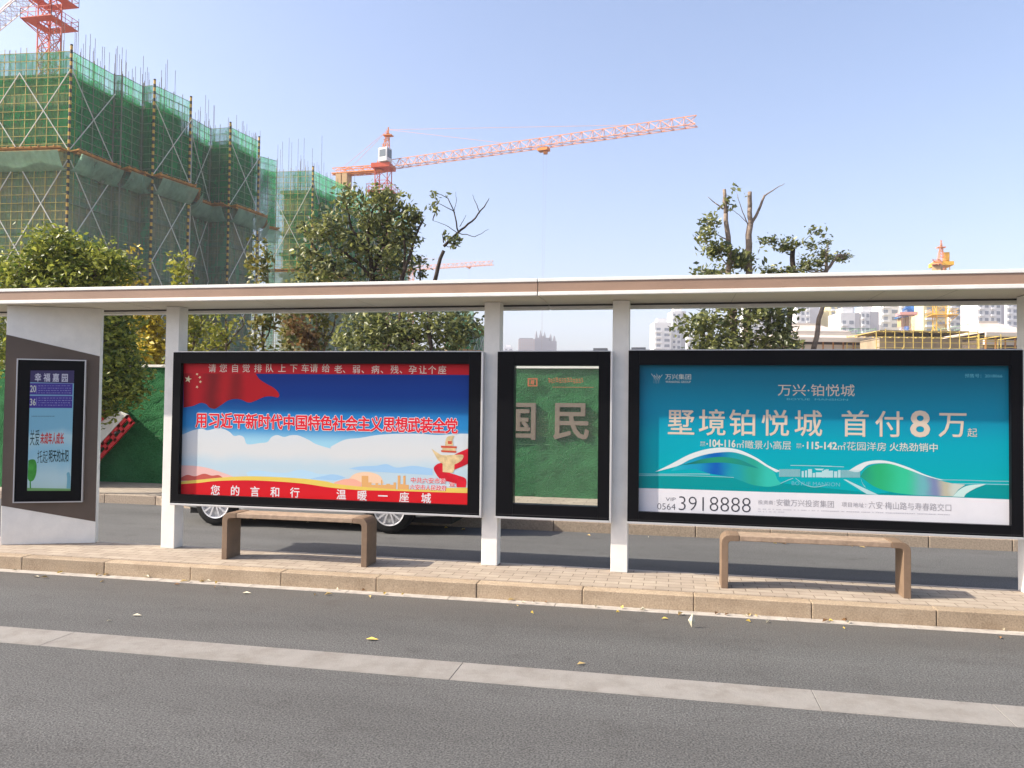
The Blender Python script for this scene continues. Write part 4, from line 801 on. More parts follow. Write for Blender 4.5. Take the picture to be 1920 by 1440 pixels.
make_tree('leaning_tree', 'leaning pale stemmed tree with thin leafy top beside the tiled pavilion', G(1512, dC),
    [([G(1512, dC), T(1525, 658, dC), T(1534, 610, dC), T(1545, 565, dC), T(1549, 510, dC), T(1550, 470, dC)], .062, .028), ([T(1549, 510, dC), T(1562, 490, dC), T(1574, 478, dC), T(1587, 479, dC)], .035, .02), ([T(1574, 480, dC), T(1582, 485, dC), T(1589, 476, dC)], .022, .014)],
    [(T(1520, 490, dC), (.26, .2, .16), 26), (T(1545, 480, dC), (.16, .2, .15), 14), (T(1550, 455, dC), (.07, .1, .06), 5), (T(1522, 460, dC), (.10, .1, .08), 7), (T(1578, 480, dC), (.16, .15, .10), 14), (T(1505, 505, dC), (.2, .15, .06), 10)], 7, .05, .10, leafB, barkp, 'trees around the bus stop', 15, twigs=24, narrow=.4, r0=.05)
# small yellowing trees planted behind the wall
def small(px, d, top, wpx, lm, label, seed, den=1.0, stem=bark, lean=0):
    H = at(px, top, d).z; wr = wpx/F*d; nb = []
    for i in range(7):
        f = .35+.65*i/6; nb.append((T(px+lean*f+rnd.uniform(-.5, .5)*wpx*.8, 0, d)[:2]+(H*f-.2,), (wr*.42, wr*.42, H*.10), max(4, int(16*den))))
    make_tree('young_tree', label, G(px, d), [([G(px, d), T(px, 640, d), (at(px+lean, top, d).x, at(px+lean, top, d).y, H*.95)], .05, .012), ([T(px, 650, d), T(px+wpx*.35, 610, d), T(px+wpx*.4, 575, d)], .025, .008), ([T(px, 640, d), T(px-wpx*.3, 605, d), T(px-wpx*.4, 585, d)], .022, .008)],
              nb, 10, .12, .15, lm, stem, 'young trees behind the turf wall', seed, twigs=26, narrow=.6, r0=.05)
small(292, 19, 575, 62, leafD, 'bright yellow young tree just left of the first white post', 21, 1.9)
small(268, 22, 488, 40, leafD, 'young tree with a yellow sprig over the canopy beside the camphor tree', 22, .5)
small(362, 20, 492, 46, leafC, 'yellow green young tree poking over the canopy right of the first post', 23, .9)
small(425, 21, 590, 90, leafC, 'yellow green young tree with dark stem above the left half of the poster', 24, 1.1)
small(492, 19, 465, 44, leafE, 'taller mixed green and yellow young tree against the net draped block', 25, .7, lean=10)
small(545, 20, 560, 60, leafE, 'olive young tree with pale stem between poster top and canopy', 26, .8)
small(580, 18.5, 600, 40, leafF, 'reddish leaved young tree above the centre of the left poster', 27, .7)
small(610, 19, 505, 50, leafE, 'olive young tree half behind the glossy leaved tree', 28, .8)
small(-25, 19, 600, 60, leafC, 'yellow green young tree behind the end panel edge', 29, 1.2)

# ================================================================== SCAFFOLDED BLOCKS
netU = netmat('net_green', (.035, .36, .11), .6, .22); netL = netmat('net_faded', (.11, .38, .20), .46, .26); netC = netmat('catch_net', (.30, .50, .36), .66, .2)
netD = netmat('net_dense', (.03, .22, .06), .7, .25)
pole_y = K('pole_yellow', (.44, .33, .075), .6, .3, vary=.35, vscale=1.5); pole_g = K('pole_grey', (.22, .21, .16), .6, .3, vary=.35, vscale=1.5)
brace_m = K('brace_pale', (.62, .60, .54), .5, .3, vary=.2, vscale=1); deck_m = K('deck_orange', (.50, .24, .05), .7, .2, vary=.5, vscale=1.5); concm = K('raw_concrete', (.44, .34, .22), .9, .1, vary=.35, vscale=.35); slabm = K('slab_edge', (.34, .30, .25), .9, .1, vary=.3, vscale=.8)
rebar_m = K('rebar', (.16, .13, .12), .7, .2); recess_m = K('opening_dark', (.05, .045, .04), .9, .1)
hz = mat('hazard_stripes', (.6, .4, .02), .6, .3); n, l, b = nd(hz)
tc = n.new('ShaderNodeTexCoord'); wv = n.new('ShaderNodeTexWave'); wv.bands_direction = 'Z'; wv.inputs['Scale'].default_value = .42; l.new(tc.outputs['Object'], wv.inputs['Vector'])
r = n.new('ShaderNodeValToRGB'); r.color_ramp.interpolation = 'CONSTANT'; r.color_ramp.elements[1].position = .5; r.color_ramp.elements[0].color = (.55, .34, .05, 1); r.color_ramp.elements[1].color = (.03, .025, .02, 1); l.new(wv.outputs['Fac'], r.inputs[0]); l.new(r.outputs[0], b.inputs['Base Color'])
UZ = Vector((0, 0, 1))
def facade(root, a, c, z0, z1, zb, core_z, pm_, front=False, dv=1.15, dh=.8, rr=.035, inset=1.0, braces=True):
    """one scaffold face from a to c (left to right as seen); zb: belt height"""
    a, c = Vector((a[0], a[1], 0)), Vector((c[0], c[1], 0)); d = c-a; L = d.length; u = d/L; nv = u.cross(UZ)   # towards the viewer
    if L < .3: return
    m = MB(); k = max(1, round(L/dv))
    for i in range(k+1): m.bar(a+u*(L*i/k)+UZ*z0+nv*.06, a+u*(L*i/k)+UZ*(z1+rnd.uniform(.1, .5))+nv*.06, rr)
    z = z0+.4
    while z < z1: m.bar(a+UZ*z+nv*.10, c+UZ*z+nv*.10, rr*.85); z += dh
    for i in range(k+1): m.bar(a+u*(L*(i+.08)/k)+UZ*z0-nv*.62, a+u*(L*(i+.08)/k)+UZ*(z1-.4)-nv*.62, rr*.8)
    z = z0+.8
    while z < z1-.3: m.bar(a+UZ*z-nv*.6, c+UZ*z-nv*.6, rr*.7); z += dh*2
    m.build('scaffold_tubes', pm_, root)
    if braces:
        k = max(1, round(L/5.2)); w_ = L/k
        for zz0, zz1 in ((zb+.2, z1-2.0), (z0, zb-.9)):
            hh = zz1-zz0; nn = max(1, round(hh/9.5))
            for i in range(k):
                for j in range(nn):
                    lo, hi = zz0+hh*j/nn, zz0+hh*(j+1)/nn; o1 = a+u*(w_*i)+nv*.16; o2 = a+u*(w_*(i+1))+nv*.16
                    MB().bar(o1+UZ*lo, o2+UZ*hi, .05).build('brace', brace_m, root); MB().bar(o1+nv*.06+UZ*hi, o2+nv*.06+UZ*lo, .05).build('brace', brace_m, root)
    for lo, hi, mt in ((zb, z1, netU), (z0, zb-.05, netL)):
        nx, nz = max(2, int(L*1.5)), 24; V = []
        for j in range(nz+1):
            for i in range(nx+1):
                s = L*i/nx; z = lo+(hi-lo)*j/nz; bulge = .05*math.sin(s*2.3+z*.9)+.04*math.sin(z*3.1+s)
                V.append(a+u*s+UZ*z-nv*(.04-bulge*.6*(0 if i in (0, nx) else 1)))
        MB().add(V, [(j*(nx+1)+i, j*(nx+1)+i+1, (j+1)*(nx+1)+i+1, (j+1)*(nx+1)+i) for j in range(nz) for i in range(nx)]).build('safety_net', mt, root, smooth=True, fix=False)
    # deck at the belt, boards on cantilever beams
    m = MB(); m.obox(a+u*(L/2)+nv*.55+UZ*(zb+.02), u, nv, UZ, L/2, .5, .05); m.bar(a+nv*1.05+UZ*(zb+.12), c+nv*1.05+UZ*(zb+.12), .07); m.bar(a+nv*1.05+UZ*(zb-.25), c+nv*1.05+UZ*(zb-.25), .08)
    for i in range(int(L/.8)+1): m.bar(a+u*(i*.8)-nv*.3+UZ*(zb-.1), a+u*(i*.8)+nv*1.25+UZ*(zb+.1+rnd.uniform(0, .15)), .06)
    m.build('belt_deck', deck_m, root)
    nx = max(2, int(L*1.2)); V = []                     # sagging catch net under the belt
    for i in range(nx+1):
        for t in range(5):
            f = t/4; V.append(a+u*(L*i/nx)+nv*(.15+1.35*(1-f))+UZ*(zb-.35-1.55*f-.35*math.sin(math.pi*f)*(1+.5*math.sin(i*1.1))))
    MB().add(V, [(i*5+t, (i+1)*5+t, (i+1)*5+t+1, i*5+t+1) for i in range(nx) for t in range(4)]).build('catch_net', netC, root, smooth=True, fix=False)
    if front: return
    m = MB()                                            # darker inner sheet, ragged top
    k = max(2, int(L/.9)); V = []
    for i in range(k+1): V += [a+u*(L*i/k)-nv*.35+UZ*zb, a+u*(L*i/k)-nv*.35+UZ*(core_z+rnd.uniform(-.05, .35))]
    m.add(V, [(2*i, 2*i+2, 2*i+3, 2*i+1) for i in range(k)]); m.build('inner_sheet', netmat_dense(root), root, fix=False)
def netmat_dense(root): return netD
def core(root, poly, ztop, floors=3.0, inset=1.0):
    """raw frame: stacked slabs with set back dark walls between"""
    cx = sum(p[0] for p in poly)/len(poly); cy = sum(p[1] for p in poly)/len(poly)
    def ins(k):
        out = []; N = len(poly)
        for i in range(N):
            p0, p, p2 = Vector(poly[i-1]), Vector(poly[i]), Vector(poly[(i+1) % N]); e0 = (p-p0).normalized(); e1 = (p2-p).normalized()
            n0, n1 = Vector((-e0.y, e0.x)), Vector((-e1.y, e1.x)); bis = n0+n1
            bis = bis/max(.4, bis.length_squared)*2 if bis.length > .2 else n0
            out.append(p+bis*k*sgn)
        return out
    area = sum(poly[i-1][0]*poly[i][1]-poly[i][0]*poly[i-1][1] for i in range(len(poly))); sgn = 1 if area > 0 else -1
    po = ins(inset); pi_ = ins(inset+.35); m = MB(); m2 = MB(); z = ztop
    while z > 0:
        m.prism([Vector((p.x, p.y, z-.45)) for p in po], UZ*.45); lo = max(0, z-floors); m2.prism([Vector((p.x, p.y, lo+.001)) for p in pi_], UZ*(z-.46-lo)); z -= floors
    m.build('floor_slabs', slabm, root); m2.build('walls', concm, root)
def rebars(root, a, c, z, n, inset=1.5, tall=(1.5, 4.2)):
    a, c = Vector((a[0], a[1], 0)), Vector((c[0], c[1], 0)); u = (c-a).normalized(); nv = u.cross(UZ); m = MB(); k = 0
    while k < n:
        f = rnd.random(); h = rnd.uniform(*tall); b0 = a.lerp(c, f)-nv*(inset+rnd.uniform(0, 4))
        for j in range(rnd.choice((1, 1, 1, 2))):
            q = b0+u*rnd.uniform(-.5, .5); m.bar(q+UZ*z, q+UZ*(z+h+rnd.uniform(-.4, .4)), .023); k += 1
    m.build('rebar', rebar_m, root)['kind'] = 'stuff'
def hpost(root, p, z0, z1, nv=None):
    o = ORG[root.name]; MB().tube([Vector((p[0], p[1], z0)), Vector((p[0], p[1], z1+.6))], [.13, .13], 8).build('hazard_post', hz, root)
def pd(px, d): p = at(px, 720, d); return (p.x, p.y)
ZT, ZB, ZC = 34.9, 25.3, 33.2
def pt(px, py, z): p = onz(px, py, z); return (p.x, p.y)
pl = [pt(*q, ZT) for q in ((134, 95), (214.7, 140), (229.5, 140.8), (268, 161), (290, 159), (358, 190.6), (357.5, 220), (395, 241), (432, 238), (486, 264.5), (485.7, 292), (519, 301))]
A_ = pl[0]
left = pt(-230, 112, ZT)
B1 = thing('scaffolded_building', (A_[0]-4, A_[1]+8, 0), 'tall unfinished block wrapped in scaffolding and green net at left', 'building', 'unfinished blocks under green nets')
facade(B1, left, A_, 0, ZT, ZB, ZC, pole_y, True)
for i in range(len(pl)-1): facade(B1, pl[i], pl[i+1], 0, ZT, ZB, ZC, pole_g, dv=1.3, braces=(Vector(pl[i+1])-Vector(pl[i])).length > 3.5)
vv = (Vector(left)-Vector(A_)).normalized(); uu = (Vector(pl[-1])-Vector(A_)).normalized()
lw_ = Vector(left); back = Vector(pl[-1])+vv*11; inn = Vector(A_)+vv*11+uu*11
core(B1, [tuple(lw_)]+pl+[tuple(back), tuple(inn), tuple(lw_+uu*11)], ZC)
for i in (0, 4, 5, 8, 9): hpost(B1, pl[i], 0, ZT)
rebars(B1, left, A_, ZC, 30, tall=(2, 4.5)); rebars(B1, A_, pl[5], ZC, 64, tall=(2.8, 6)); rebars(B1, pl[6], pl[-1], ZC, 60, tall=(3, 6.5))
B2 = thing('scaffolded_building', (*pd(587, 113), 0), 'second net wrapped unfinished block partly behind the glossy leaved tree', 'building', 'unfinished blocks under green nets')
p2 = [pt(505, 322, ZT), pt(587, 319.4, ZT), pt(633, 341, ZT), pt(690, 369, ZT), pt(768, 405, ZT)]
facade(B2, p2[0], p2[1], 0, ZT, 20.5, 32.4, pole_y, True)
for i in range(1, 4): facade(B2, p2[i], p2[i+1], 0, ZT, 20.5, 32.4, pole_g, dv=1.5, dh=1.0)
u2 = (Vector(p2[4])-Vector(p2[1])).normalized(); v2 = (Vector(p2[0])-Vector(p2[1])).normalized()
core(B2, p2+[tuple(Vector(p2[4])+v2*12), tuple(Vector(p2[0])+u2*20)], 32.4)
hpost(B2, p2[1], 0, ZT); rebars(B2, p2[0], p2[1], 32.4, 26, tall=(3, 9)); rebars(B2, p2[1], p2[4], 32.4, 60, tall=(2, 7))
B3 = thing('scaffolded_building', (*pd(880, 150), 0), 'lower net wrapped block far behind, left of the second white post', 'building', 'unfinished blocks under green nets')
p3 = [pd(835, 148), pd(886, 150), pd(912, 165)]
facade(B3, p3[0], p3[1], 0, 20, 12, 18.6, pole_g, dv=1.6, dh=1.2); facade(B3, p3[1], p3[2], 0, 17.5, 12, 16.2, pole_g, dv=1.8, dh=1.2)
core(B3, p3+[pd(870, 175), pd(820, 160)], 16.5)

# ================================================================== TOWER CRANES
cr_red = K('crane_red', (.56, .085, .03), .5, .3, vary=.15, vscale=2); cr_or = K('crane_orange', (.66, .22, .04), .5, .3, vary=.15, vscale=2); cr_pale = K('crane_pale', (.66, .27, .13), .5, .3); cr_grey = K('crane_pale_grey', (.52, .46, .45), .5, .3); cr_yel = K('crane_yellow', (.72, .42, .03), .5, .3); cab_w = K('cab_white', (.72, .72, .72), .5, .3); cr_blue = K('crane_blue', (.03, .18, .50), .5, .3); rope = K('rope', (.40, .33, .31), .6)
def lattice(m, p, q, w, bay, r, diag=True, tri=False, side=None):
    p, q = Vector(p), Vector(q); d = (q-p).normalized(); L = (q-p).length
    a = side or (Vector((1, 0, 0)) if abs(d.z) > .8 else d.cross(UZ).normalized()); a = (a-d*a.dot(d)).normalized(); b = d.cross(a)
    if tri: cs = [a*(w/2), -a*(w/2), (b if b.z > 0 else -b)*(w*.95)]
    else: cs = [a*(w/2)+b*(w/2), -a*(w/2)+b*(w/2), -a*(w/2)-b*(w/2), a*(w/2)-b*(w/2)]
    for c in cs: m.bar(p+c, q+c, r)
    k = max(1, round(L/bay)); N = len(cs)
    for i in range(k):
        s0, s1 = p+d*(L*i/k), p+d*(L*(i+1)/k)
        for j in range(N):
            c0, c1 = cs[j], cs[(j+1) % N]
            m.bar(s0+c0, s1+c1 if i % 2 == 0 else s1+c1, r*.6)
            if i % 2: m.bar(s0+c1, s1+c0, r*.6)
            m.bar(s0+c0, s0+c1, r*.6)
    return m
def crane(label, base, zj, tip, ctip, apex, mast_w, mm, jm, cm, jib_w=1.3, r=.07, cab=cab_w, trolley=None, hook=None, plats=(), apex_w=.4, cab_s=1.0, cabside=-1, group='tower cranes over the building site'):
    base = Vector(base); t = thing('tower_crane', base, label, 'crane', group); top = Vector((base.x, base.y, zj))
    m = MB(); lattice(m, base, top, mast_w, mast_w*1.0, r); m.build('mast', mm, t)
    for z, hw in plats:
        m = MB(); c = Vector((base.x, base.y, z))
        for s in (-1, 1):
            m.obox(c+Vector((s*hw*.72, 0, 0)), Vector((1, 0, 0)), Vector((0, 1, 0)), UZ, hw*.28, hw, .05); m.obox(c+Vector((0, s*hw*.72, 0)), Vector((1, 0, 0)), Vector((0, 1, 0)), UZ, hw*.44, hw*.28, .05)
            for q in (-1, 1): m.bar(c+Vector((s*hw, -hw, 0)), c+Vector((s*mast_w/2, q*mast_w/2, -1.3)), r*.6)
        m.build('platform', mm, t)
        m = MB()
        for h in (.55, 1.1):
            for s in (-1, 1): m.bar(c+Vector((-hw, s*hw, h)), c+Vector((hw, s*hw, h)), r*.4); m.bar(c+Vector((s*hw, -hw, h)), c+Vector((s*hw, hw, h)), r*.4)
        for i in range(5):
            for s in (-1, 1): x = -hw+i*hw/2; m.bar(c+Vector((x, s*hw, 0)), c+Vector((x, s*hw, 1.1)), r*.4); m.bar(c+Vector((s*hw, x, 0)), c+Vector((s*hw, x, 1.1)), r*.4)
        m.build('railing', mm, t)
    tip, ctip = Vector(tip), Vector(ctip); j = (tip-top).normalized(); jr = top+j*mast_w*.7
    m = MB(); lattice(m, jr, tip, jib_w, jib_w*1.15, r*.75, tri=True); m.build('jib', jm, t)
    m = MB(); cj = (ctip-top).normalized(); lattice(m, top+cj*mast_w*.5, ctip, jib_w*.8, 1.6, r*.9)
    sd = cj.cross(UZ).normalized(); m.obox((top+ctip)/2+UZ*-.3, cj, sd, UZ, (ctip-top).length/2, jib_w*.55, .08); m.build('counter_jib', cm, t)
    m = MB(); m.obox(ctip-cj*1.3-UZ*1.5, cj, sd, UZ, .5, .75, 1.1); m.obox(ctip-cj*2.5-UZ*1.5, cj, sd, UZ, .5, .75, 1.1); m.build('counterweight', K('counterweight', (.42, .28, .14), .8), t)
    m = MB(); m.obox(top+UZ*.3, Vector((1, 0, 0)), Vector((0, 1, 0)), UZ, mast_w*.75, mast_w*.75, .35); m.build('slewing_ring', mm, t)
    ap = Vector(apex); m = MB(); bs = top+UZ*.6
    for sx in (-1, 1):
        for sy in (-1, 1): m.bar(bs+Vector((sx*mast_w*apex_w, sy*mast_w*apex_w, 0)), ap+Vector((sx*.12, sy*.12, -.6)), r*.9)
    for i in range(1, 7):
        f = i/7; q = mast_w*apex_w*(1-f)+.12*f; c = bs.lerp(ap, f)
        for sx in (-1, 1): m.bar(c+Vector((sx*q, -q, 0)), c+Vector((sx*q, q, 0)), r*.5); m.bar(c+Vector((-q, sx*q, 0)), c+Vector((q, sx*q, .0)), r*.5); m.bar(c+Vector((-sx*q, -q, 0)), c+Vector((sx*q, -q, .9)), r*.5)
    m.obox(ap-UZ*1.0, Vector((1, 0, 0)), Vector((0, 1, 0)), UZ, .75, .55, .07); m.bar(ap-UZ*1.0, ap+UZ*.4, .12); m.build('apex_tower', cm, t)
    m = MB()
    for f in (.42, .82): m.bar(ap, jr.lerp(tip, f)+UZ*jib_w*.9, r*.28)
    m.bar(ap, ctip-cj*.6, r*.28); m.bar(ap, ctip-cj*2.5, r*.28); m.build('pendant_ropes', jm, t)
    if cab:
        jd = Vector((-j.y, j.x, 0))*cabside; c = top+UZ*1.9+j*.9+jd*.9; m = MB(); m.obox(c, j, jd, UZ, .85*cab_s, .75*cab_s, 1.15*cab_s); cb = m.build('operator_cab', cab, t, bevel=.12)
        m = MB(); m.obox(c+j*.86*cab_s+UZ*.2, j, jd, UZ, .01, .6*cab_s, .7*cab_s); m.obox(c+jd*.76*cab_s+UZ*.2, j, jd, UZ, .62*cab_s, .01, .6*cab_s); m.obox(c-jd*.76*cab_s+UZ*.2, j, jd, UZ, .62*cab_s, .01, .6*cab_s); m.build('cab_window', K('cab_glass', (.12, .15, .17), .2, .5), cb)
    if trolley is not None:
        c = jr.lerp(tip, trolley)-UZ*.45; m = MB(); m.obox(c, j, j.cross(UZ).normalized(), UZ, .8, .6, .22); m.obox(c-UZ*.45+j*.3, j, j.cross(UZ).normalized(), UZ, .25, .25, .25); m.build('trolley', cr_or, t)
        m = MB(); m.bar(c, Vector((c.x, c.y, hook+.8)), .011); m.bar(c+j*.5, Vector((c.x, c.y, hook+.8)), .011); m.build('hoist_rope', rope, t)
        m = MB(); m.obox(Vector((c.x, c.y, hook+.4)), j, j.cross(UZ).normalized(), UZ, .25, .15, .4); m.build('hook_block', cr_or, t)
    return t
# 1: red mast at the left, jib swung away to the left
zj = 50.3; b = at(93, 50, 91); far = at(-190, 178, 132)
crane('red tower crane at left with pale jib sloping away behind the first net wrapped block', (b.x, b.y, 0), zj, Vector((far.x, far.y, zj)), (b.x+9, b.y-9.5, zj), (b.x, b.y, zj+8), 1.65, cr_red, cr_grey, cr_red, jib_w=1.7, r=.085, plats=((45.0, 2.05), (47.8, 2.05)))
b = at(719, 320, 130); tp = at(1306, 237, 108); zj = 40.4; ct = at(626, 326, 133)
crane('orange tower crane with long pale pink jib reaching right above the bus shelter', (b.x, b.y, 0), zj, (tp.x, tp.y, zj), (ct.x, ct.y, zj+.2), (at(728, 240, 130).x, b.y, at(728, 243, 130).z), 2.1, cr_red, cr_pale, cr_or, jib_w=1.45, r=.085, trolley=.545, hook=3, plats=((36.4, 2.1),))
b = at(768, 720, 360); tp = at(925, 499, 345); zj = 63
crane('small faint orange crane jib in the distance left of the second white post', (b.x, b.y, 0), zj, (tp.x, tp.y, zj), (b.x-10, b.y+3, zj), (b.x, b.y, zj+6), 2.1, cr_or, cr_pale, cr_or, jib_w=1.9, r=.13, trolley=.70, hook=50)
b = at(1765, 720, 150); zj = 29.3; dr = (Vector((b.x, b.y, 0))-Vector((0, 0, 0))).normalized()
crane('yellow tower crane whose pale apex shows above the right end of the canopy', (b.x, b.y, 0), zj, (b.x+dr.x*45, b.y+dr.y*45, zj), (b.x-dr.x*5-1.0, b.y-dr.y*5, zj), (b.x, b.y, zj+4.6), 2.3, cr_yel, cr_pale, cr_pale, jib_w=1.3, r=.08, cab=cr_yel, apex_w=.24, cab_s=.7, plats=((19.8, 2.3),))
b = at(1700, 720, 190); zj = 24.6; dr = Vector((b.x, b.y, 0)).normalized()
crane('low crane with blue head on a pinkish lattice mast left of the yellow crane', (b.x, b.y, 0), zj, (b.x+dr.x*40, b.y+dr.y*40, zj), (b.x-2.6, b.y-1, zj-.4), (b.x, b.y, zj+2.5), 2.6, K('crane_faded_red', (.60, .30, .26), .5, .3), cr_blue, cr_blue, jib_w=1.2, r=.055, cab=cr_blue)

# ================================================================== FAR BUILDINGS
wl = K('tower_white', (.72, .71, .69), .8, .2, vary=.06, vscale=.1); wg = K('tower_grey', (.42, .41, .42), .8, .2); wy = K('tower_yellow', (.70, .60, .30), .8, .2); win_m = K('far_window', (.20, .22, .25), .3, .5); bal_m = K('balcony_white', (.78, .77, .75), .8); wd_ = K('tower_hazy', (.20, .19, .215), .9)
class Tower:
    pass
def apartment(px0, px1, top, d, label, m, m2=None, cols=3, split=.68, bal=True):
    a, c = at(px0, 720, d), at(px1, 720, d); a.z = c.z = 0; u = (c-a).normalized(); L = (c-a).length; nv = u.cross(UZ); H = at((px0+px1)/2, top, d).z
    t = thing('apartment_building', (a+c)/2, label, 'building', 'apartment towers beyond the site'); dp = 13
    MB().obox((a+c)/2-nv*dp/2+UZ*H/2, u, nv, UZ, L/2, dp/2, H/2).build('wall', m, t)
    if m2: MB().obox(a+u*(L*(split+1)/2)+nv*.012+UZ*(H*.5-.02), u, nv, UZ, L*(1-split)/2-.01, .012, H*.5-.03).build('side_strip', m2, t)  # flat grey strip on the front, painting in the tower's shaded side
    MB().obox((a+c)/2-nv*dp*.45+UZ*(H+1.2), u, nv, UZ, L*.28, dp*.25, 1.2).build('roof_house', m, t)
    wide = L*(split if m2 else 1); first = None; fb = None; o = ORG[t.name]; z = 1.4; fl = 0
    while z < H-2:
        for k in range(cols):
            s = wide*(k+.5)/cols; ww = wide/cols*(.30 if k % 2 else .24)
            p = a+u*s+nv*.05+UZ*(z+.8)
            if first is None or len(first) <= k % 2:
                first = first or []
                ob = MB().obox(p, u, nv, UZ, ww, .05, .75).build('window', win_m, t); first.append((ob, p))
            else:
                src, p0 = first[k % 2]; ob = src.copy(); COL.objects.link(ob); ob.parent = t; ob.location = p-p0
            if bal and k % 2 == 0:
                p = a+u*s+nv*.5+UZ*(z-.35)
                if fb is None: fb = (MB().obox(p, u, nv, UZ, ww*1.5, .45, .42).build('balcony', bal_m, t), p)
                else: ob = fb[0].copy(); COL.objects.link(ob); ob.parent = t; ob.location = p-fb[1]
        z += 3; fl += 1
    return t
apartment(1226, 1258, 604, 430, 'white apartment tower farthest left of the group, right of the third post', wl, cols=2)
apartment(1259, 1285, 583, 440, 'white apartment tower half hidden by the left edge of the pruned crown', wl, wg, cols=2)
apartment(1287, 1330, 626, 470, 'low pale block behind the pruned crown', wl, cols=3)
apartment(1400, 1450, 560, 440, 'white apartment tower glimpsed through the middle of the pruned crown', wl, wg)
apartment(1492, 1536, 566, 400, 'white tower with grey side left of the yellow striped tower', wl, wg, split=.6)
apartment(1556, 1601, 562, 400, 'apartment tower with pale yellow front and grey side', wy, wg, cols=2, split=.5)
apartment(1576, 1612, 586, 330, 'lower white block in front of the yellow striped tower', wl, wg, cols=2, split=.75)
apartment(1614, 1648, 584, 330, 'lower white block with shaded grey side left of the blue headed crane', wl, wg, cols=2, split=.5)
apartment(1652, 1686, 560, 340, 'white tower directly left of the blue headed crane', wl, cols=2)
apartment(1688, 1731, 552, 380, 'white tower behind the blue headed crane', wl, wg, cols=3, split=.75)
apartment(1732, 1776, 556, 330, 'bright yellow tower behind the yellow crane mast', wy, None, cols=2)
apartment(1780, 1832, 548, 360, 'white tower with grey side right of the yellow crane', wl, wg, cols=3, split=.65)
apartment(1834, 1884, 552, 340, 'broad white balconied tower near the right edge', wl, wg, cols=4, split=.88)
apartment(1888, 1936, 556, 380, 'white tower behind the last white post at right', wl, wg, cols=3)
# hazy stepped block in the middle distance
def stepped():
    d = 820; a = at(971, 720, d); t = thing('office_block', (a.x, a.y, 0), 'hazy grey stepped block with small spires seen above the glazed panel', 'building')
    def blk(px0, px1, top, name='wall', dd=0, m=wd_):
        a, c = at(px0, 720, d+dd), at(px1, 720, d+dd); a.z = c.z = 0; u = (c-a).normalized(); nv = u.cross(UZ); H = at((px0+px1)/2, top, d+dd).z
        return MB().obox((a+c)/2-nv*10+UZ*H/2, u, nv, UZ, (c-a).length/2, 10, H/2).build(name, m, t)
    blk(971, 1002, 635.5, m=K('tower_hazy_pink', (.34, .28, .27), .9)); blk(1002, 1010, 633, dd=1); blk(1010, 1018, 630, dd=2); blk(1018, 1029, 633, dd=3); blk(1029, 1043, 639, dd=4); blk(973, 999, 633.5, 'parapet', 3)
    for x, tp_ in ((1005.5, 620), (1013.5, 619), (1021, 622), (1032, 626), (1039, 629)):
        p0 = at(x, 640, d+8); p1 = at(x, tp_, d+8); MB().tube([p0, p0.lerp(p1, .55), p1], [1.6, 1.3, .15], 8).build('spire', wd_, t)
    for k in range(7):
        for r_ in range(5):
            p = at(974+k*4, 640+r_*5, d-.6); p2 = at(976+k*4, 640+r_*5, d-.6); MB().obox(p, (p2-p).normalized(), Vector((0, 1, 0)), UZ, .45, .2, .8).build('window', K('hazy_window', (.30, .29, .31), .6), t)
    return t
stepped()
apartment(944, 961, 650, 900, 'tiny pale block on the skyline beside the second white post', wl, cols=2, bal=False)

